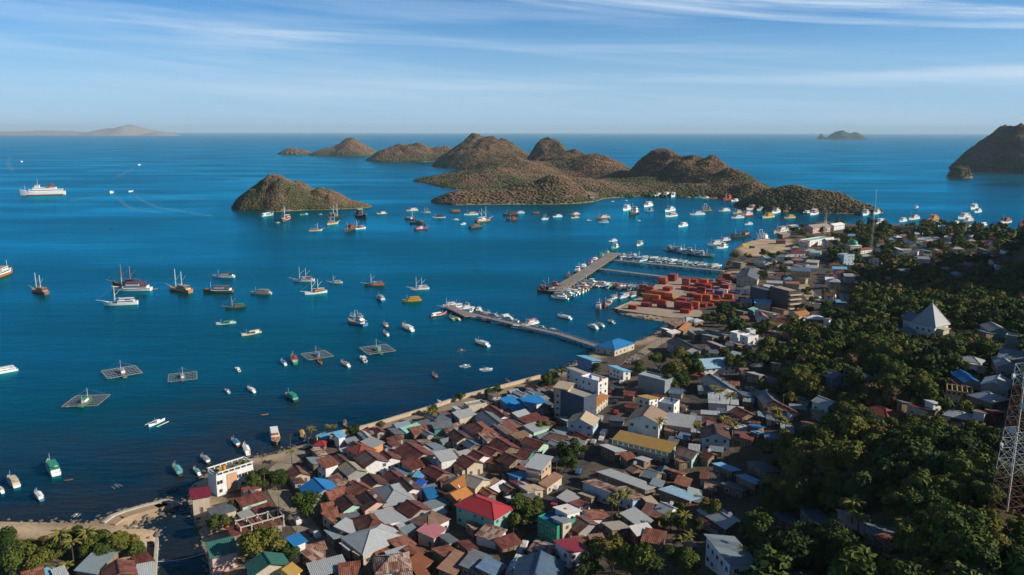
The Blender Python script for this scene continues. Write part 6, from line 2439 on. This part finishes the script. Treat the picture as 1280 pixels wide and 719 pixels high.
LOWT = np.array([W(a, b, 2)[:2] for a, b in [(240, 719), (230, 600), (330, 565), (560, 500), (700, 470), (745, 520), (690, 640), (650, 719)]])
TT = """
383 634 4.6 | olive crowned tree beside the dirt lane
328 688 5.6 | broad olive tree between the two green roofed houses
247 640 2.8
262 653 3.6
274 657 3.0
318 606 3.2
338 601 3.8
350 604 3.0
294 633 1.8
362 696 3.0
345 707 2.4
352 594 1.8
20 699 4.4
45 694 4.6
62 692 3.4
95 676 4.2
118 672 3.8
146 680 4.0
160 677 3.0
8 672 3.6
32 684 3.4
74 683 3.2
108 688 3.2
134 688 3.4
172 684 2.8
184 690 2.4
52 680 3.0
122 682 2.8
150 671 2.4
197 647 2.4
212 640 1.8
440 540 3.0
476 533 1.8
495 566 1.8
540 513 2.6
575 497 2.2
610 492 2.6
622 490 2.4
684 481 3.6
690 474 3.2
745 461 3.0
708 571 4.0
720 568 3.6
714 584 3.0
648 640 3.6
655 630 3.0
662 648 3.4
643 652 3.0
672 632 2.6
678 535 3.0
590 630 2.0
583 612 1.8
470 632 2.0
768 700 4.6 | bright green tree at the foot of the wood
790 708 5.0
750 690 3.4
815 712 3.8
845 700 3.0
860 712 3.6
735 712 3.6
895 645 3.4
887 640 3.0
872 660 2.0
850 655 2.6
845 640 2.4
830 655 2.0
842 470 5.5
860 464 6
850 452 5.5
835 482 4.5
872 455 5
920 455 5
945 452 5
960 440 6
905 447 4
850 480 4.5
822 455 4.5
800 463 3.6
903 389 3.0
913 396 3.0
893 396 3.0
923 384 3.0
883 400 3.0
908 382 3.0
928 376 3.0
918 352 3.9
930 350 3.9
945 348 3.9
955 345 3.9
905 325 3.1
912 330 2.7
955 318 3.9
965 322 3.9
975 318 3.9
985 326 3.5
980 338 3.9
983 350 3.9
975 330 3.1
1015 327 3.1
1060 292 4.7
1075 290 5.1
1090 290 5.1
1050 298 4.3
1082 296 4.7
1098 296 4.7
1045 305 3.9
1068 300 3.9
1103 302 3.9
1014 376 2.8
1012 390 2.8
1060 345 4.7
1072 338 4.7
1085 350 4.7
"""
PALMS = [(77, 694, 3.4), (92, 702, 3.0), (110, 690, 3.2), (824, 546, 3.2), (900, 507, 3.4), (912, 512, 3.2), (893, 500, 3.0), (905, 540, 2.8), (916, 548, 2.8), (388, 551, 2.6), (415, 548, 2.6), (413, 546, 2.4), (365, 577, 2.2),
         (540, 529, 2.6), (530, 526, 2.2), (690, 476, 2.6), (701, 475, 2.6), (772, 640, 3.0), (782, 638, 3.0), (764, 644, 2.6), (838, 662, 2.4), (855, 664, 2.6), (1065, 660, 3.6), (1072, 676, 3.2), (970, 530, 3.0), (975, 538, 2.8),
         (1020, 468, 3.0), (780, 452, 2.2), (870, 545, 2.4), (982, 545, 2.6), (1130, 680, 3.0), (1196, 560, 2.8), (990, 612, 3.0), (650, 558, 1.8), (1043, 612, 2.8), (928, 706, 2.2), (715, 575, 2.4)]
BAN = [(70, 712, 2.2), (83, 709, 2.4), (98, 708, 2.2), (112, 700, 2.0), (104, 711, 2.2), (120, 694, 2.0), (865, 668, 2.0), (860, 672, 2.0), (852, 674, 1.8), (888, 652, 1.8), (915, 656, 2.0), (770, 648, 2.0), (905, 660, 1.8), (845, 645, 1.8), (980, 700, 2.0), (968, 706, 2.0),
       (1100, 706, 2.0), (1110, 698, 2.0), (600, 637, 1.4), (588, 622, 1.4)]
for line in TT.strip().split('\n'):
    body, _, lab = line.partition('|'); p = [float(q) for q in body.split()]; lab = lab.strip()
    q = G(p[0], p[1], p[2] * .8, .8)
    where = 'in the far town' if p[1] < 400 else ('among the near houses' if p[0] < 740 and p[0] > 235 else ('behind the beach' if p[0] < 235 else 'beside the town'))
    tree(q.x, q.y, p[2], None, where, 'b', lab or None, lab or None)
for px, py, r in PALMS:
    q = G(px, py, 1, .8); tree(q.x, q.y, r, None, 'beside the houses' if px < 960 else 'in the hillside wood', 'p')
for px, py, r in BAN:
    q = G(px, py, 1, .8); tree(q.x, q.y, r, None, 'beside the houses', 'x')

# the wood on the hill and the trees of the far town: candidates on a jittered grid in the world
cand = []
FP2 = np.array([W(a, b, 6)[:2] for a, b in FOREST_PX])
gx2 = np.arange(30, 680, 4.6); gy2 = np.arange(92, 1010, 4.6)
for x0 in gx2:
    for y0 in gy2:
        x = x0 + rng.uniform(-2.2, 2.2); y = y0 + rng.uniform(-2.2, 2.2)
        cand.append((x, y))
ca_ = np.array(cand)
fs_ = poly_sd(FP2, ca_[:, 0], ca_[:, 1])
den = fbm(ca_[:, 0] * .018, ca_[:, 1] * .018, 77)
sdl = poly_sd(POLYS[0], ca_[:, 0], ca_[:, 1])
wood = []
FLDP = np.array([q_[:2] for q_ in FLD])
YARDP = np.array([W(a, b, 2)[:2] for a, b in YP])
HP = []
for cx_, cy_, hr_ in FOOT:
    q_ = proj((cx_, cy_, height(cx_, cy_) + 3.5)); HP.append((q_[0], q_[1], hr_ * .72 * FPX / q_[2], q_[2]))
HP = np.array(HP)
for (x, y), f, d_, sl_ in zip(cand, fs_, den, sdl):
    if sl_ < 5:
        continue
    far = y > 560
    inside = f > 0 and (d_ > .30 or rng.random() < .5)
    sparse = (x > 120 and 400 < y < 1000 and not inside and rng.random() < .13)
    if poly_sd(spoly, np.array([x]), np.array([y]))[0] > -4:
        continue
    if poly_sd(FLDP, np.array([x]), np.array([y]))[0] > -3:
        continue
    if poly_sd(YARDP, np.array([x]), np.array([y]))[0] > -13:
        continue
    if not (inside or sparse):
        continue
    r = rng.choice((rng.uniform(1.9, 3.2), rng.uniform(2.6, 4.4), rng.uniform(3.4, 5.4))) * (1.12 if far else 1.0) * (.75 + .55 * d_ * 1.2)
    if rng.random() < .06:
        r *= 1.3
    z = height(x, y)
    p = proj((x, y, z + 3))
    if p[0] < 690 or p[0] > 1750 or p[1] > 775 or p[1] < 262:
        continue
    if far and rng.random() < .38:
        continue
    bad = False
    if in_rect(x, y, min(r * .55, 2.2)) or lane_d(x, y) < 3.2 + r * .3:
        continue
    # leave the houses behind a tree in view
    pc = proj((x, y, z + r * 1.4))
    rp_ = r * 1.0 * FPX / pc[2]
    ov_ = np.hypot((HP[:, 0] - pc[0]), (HP[:, 1] - pc[1]) * 1.35) < rp_ + HP[:, 2] * .72
    if (ov_ & (HP[:, 3] > pc[2] - 2)).any() and rng.random() < .97:
        continue
    wood.append((r * FPX / p[2] if -10 < p[0] < 1290 and p[1] < 735 else 0, x, y, r))
wood.sort(reverse=True)
NIND = 190
for i, (s_, x, y, r) in enumerate(wood[:NIND]):
    tree(x, y, r, None, 'in the hillside wood')
rest = wood[NIND:]
protoV = [crown_arrays(300 + i, 520, .155, .75, 8)[0] for i in range(6)]
protoF = [crown_arrays(500 + i, 190, .25, .75, 7)[0] for i in range(6)]
Vs, Ts = [], []
for s_, x, y, r in rest:
    P = rng.choice(protoV if y < 520 else protoF)
    a = rng.uniform(0, 6.28); c_, n__ = math.cos(a), math.sin(a)
    hh = r * rng.uniform(1.0, 1.5)
    q = np.empty_like(P)
    q[:, 0] = (P[:, 0] * c_ - P[:, 1] * n__) * r * 1.28 + x; q[:, 1] = (P[:, 0] * n__ + P[:, 1] * c_) * r * 1.28 + y; q[:, 2] = P[:, 2] * r * 1.15 + height(x, y) + hh - .3
    Vs.append(q); Ts.append(np.full(len(q), tonef(x, y)))
Vs = np.concatenate(Vs); Ts = np.concatenate(Ts)
struct(put('woodland_foliage', np_mesh('woodland_foliage', Vs, np.arange(len(Vs)).reshape(-1, 4), [LEAFA], {'tone': Ts})), 'stuff', 'mass of broadleaf trees covering the hill and far town')
# undergrowth below the trees
ux, uy = [], []
for _ in range(9000):
    x = rng.uniform(60, 520); y = rng.uniform(92, 560)
    ux.append(x); uy.append(y)
ux, uy = np.array(ux), np.array(uy)
k_ = poly_sd(FP2, ux, uy) > 2
ux, uy = ux[k_], uy[k_]
P3 = []
for x, y in zip(ux, uy):
    if in_rect(x, y, .8) or lane_d(x, y) < 3.5:
        continue
    P3.append((x, y, height(x, y) + .2))
P3 = np.array(P3)
pv_ = [crown_arrays(700 + i, 46, .34, .7, 4)[0] for i in range(5)]
Vs, Ts = [], []
for x, y, z in P3:
    P = rng.choice(pv_); r = rng.uniform(.8, 1.9)
    Vs.append(P * r * 1.3 + np.array([x, y, z + r * .4])); Ts.append(np.full(len(P), min(1, rng.random() * 1.1)))
struct(put('undergrowth', np_mesh('undergrowth', np.concatenate(Vs), np.arange(sum(len(v) for v in Vs)).reshape(-1, 4), [LEAFA], {'tone': np.concatenate(Ts)})), 'stuff', 'bushes and undergrowth below the hillside trees')
print('WOOD', len(wood), 'TREES', len(TREES), 'BOATS', len(BOATS))
# ------------------------------------------------------------------ labels: each says which one
def words_n(s):
    return len(s.split())


for T in THINGS:
    o = T['o']
    p = o.location
    u, v, d = proj((p.x, p.y, p.z + T['h'] * .6))
    T['u'], T['v'], T['d'] = u, v, d
    T['px'] = math.sqrt(max(T['big'], 1)) * FPX / max(d, 1)
    T['label'] = T['fixed']
USED = {}
for T in THINGS:
    if T['label']:
        USED[T['label']] = T
# 1: a look that nothing else shares
from collections import Counter
for lev in range(3):
    cnt = Counter(b for T in THINGS for b in set(T['bases']))
    for T in THINGS:
        if T['label'] is None and lev < len(T['bases']):
            b = T['bases'][lev]
            if cnt[b] == 1 and b not in USED and words_n(b) >= 4:
                T['label'] = b; USED[b] = T; T['uniq'] = True
ANCH = []
for T in THINGS:
    if T['land']:
        ANCH.append((T, T['land'], 0))
    elif T.get('uniq') and T['cat'] in ('house', 'boat', 'sailing boat', 'tree') and words_n(T['label']) <= 9:
        ANCH.append((T, T['label'], 25))
    elif T['fixed']:
        ANCH.append((T, T['fixed'], 0))
ORD = ['', 'second ', 'third ', 'fourth ', 'fifth ', 'sixth ', 'seventh ', 'eighth ']


def sector(dx, dy):
    dy *= 1.7
    a, b_ = abs(dx), abs(dy)
    h_ = 'right of' if dx > 0 else 'left of'
    v_ = 'in front of' if dy > 0 else 'behind'
    if a > 2.4 * b_:
        return h_
    if b_ > 2.4 * a:
        return v_
    return ('in front and ' if dy > 0 else 'behind and ') + h_


byb = {}
for T in THINGS:
    for b in T['bases']:
        byb.setdefault(b, []).append(T)
for T in sorted(THINGS, key=lambda t: -t['px']):
    if T['label']:
        continue
    b = T['bases'][-1]
    opts = []
    for bi, b in enumerate(T['bases']):
        same = byb[b]
        for A, an, pen in ANCH:
            if A is T or an == b:
                continue
            dx, dy = T['u'] - A['u'], T['v'] - A['v']
            dist = math.hypot(dx, dy * 1.7)
            if dist > 330:
                continue
            sec = sector(dx, dy)
            rank = 0
            for Q in same:
                if Q is T or Q is A:
                    continue
                ex, ey = Q['u'] - A['u'], Q['v'] - A['v']
                if sector(ex, ey) == sec and math.hypot(ex, ey * 1.7) < dist:
                    rank += 1
            if rank >= len(ORD):
                continue
            nb = words_n(b) + words_n(an) + 1 + words_n(sec) + (1 if rank else 0)
            if nb > 16:
                continue
            opts.append((rank * 55 + dist + pen - 12 * bi, rank, sec, an, b))
    opts.sort()
    for _, rank, sec, an, b in opts:
        lab = f"{ORD[rank]}{b} {sec} the {an}"
        if words_n(lab) <= 16 and lab not in USED:
            T['label'] = lab; USED[lab] = T
            break
share = Counter()
for T in THINGS:
    if T['label'] is None:
        T['label'] = T['bases'][-1] if words_n(T['bases'][-1]) >= 4 else T['bases'][-1] + ' in the harbour scene'
        share[T['label']] += 1
    T['o']['label'] = T['label']
print('LABELS', len(THINGS), 'shared', dict(share))
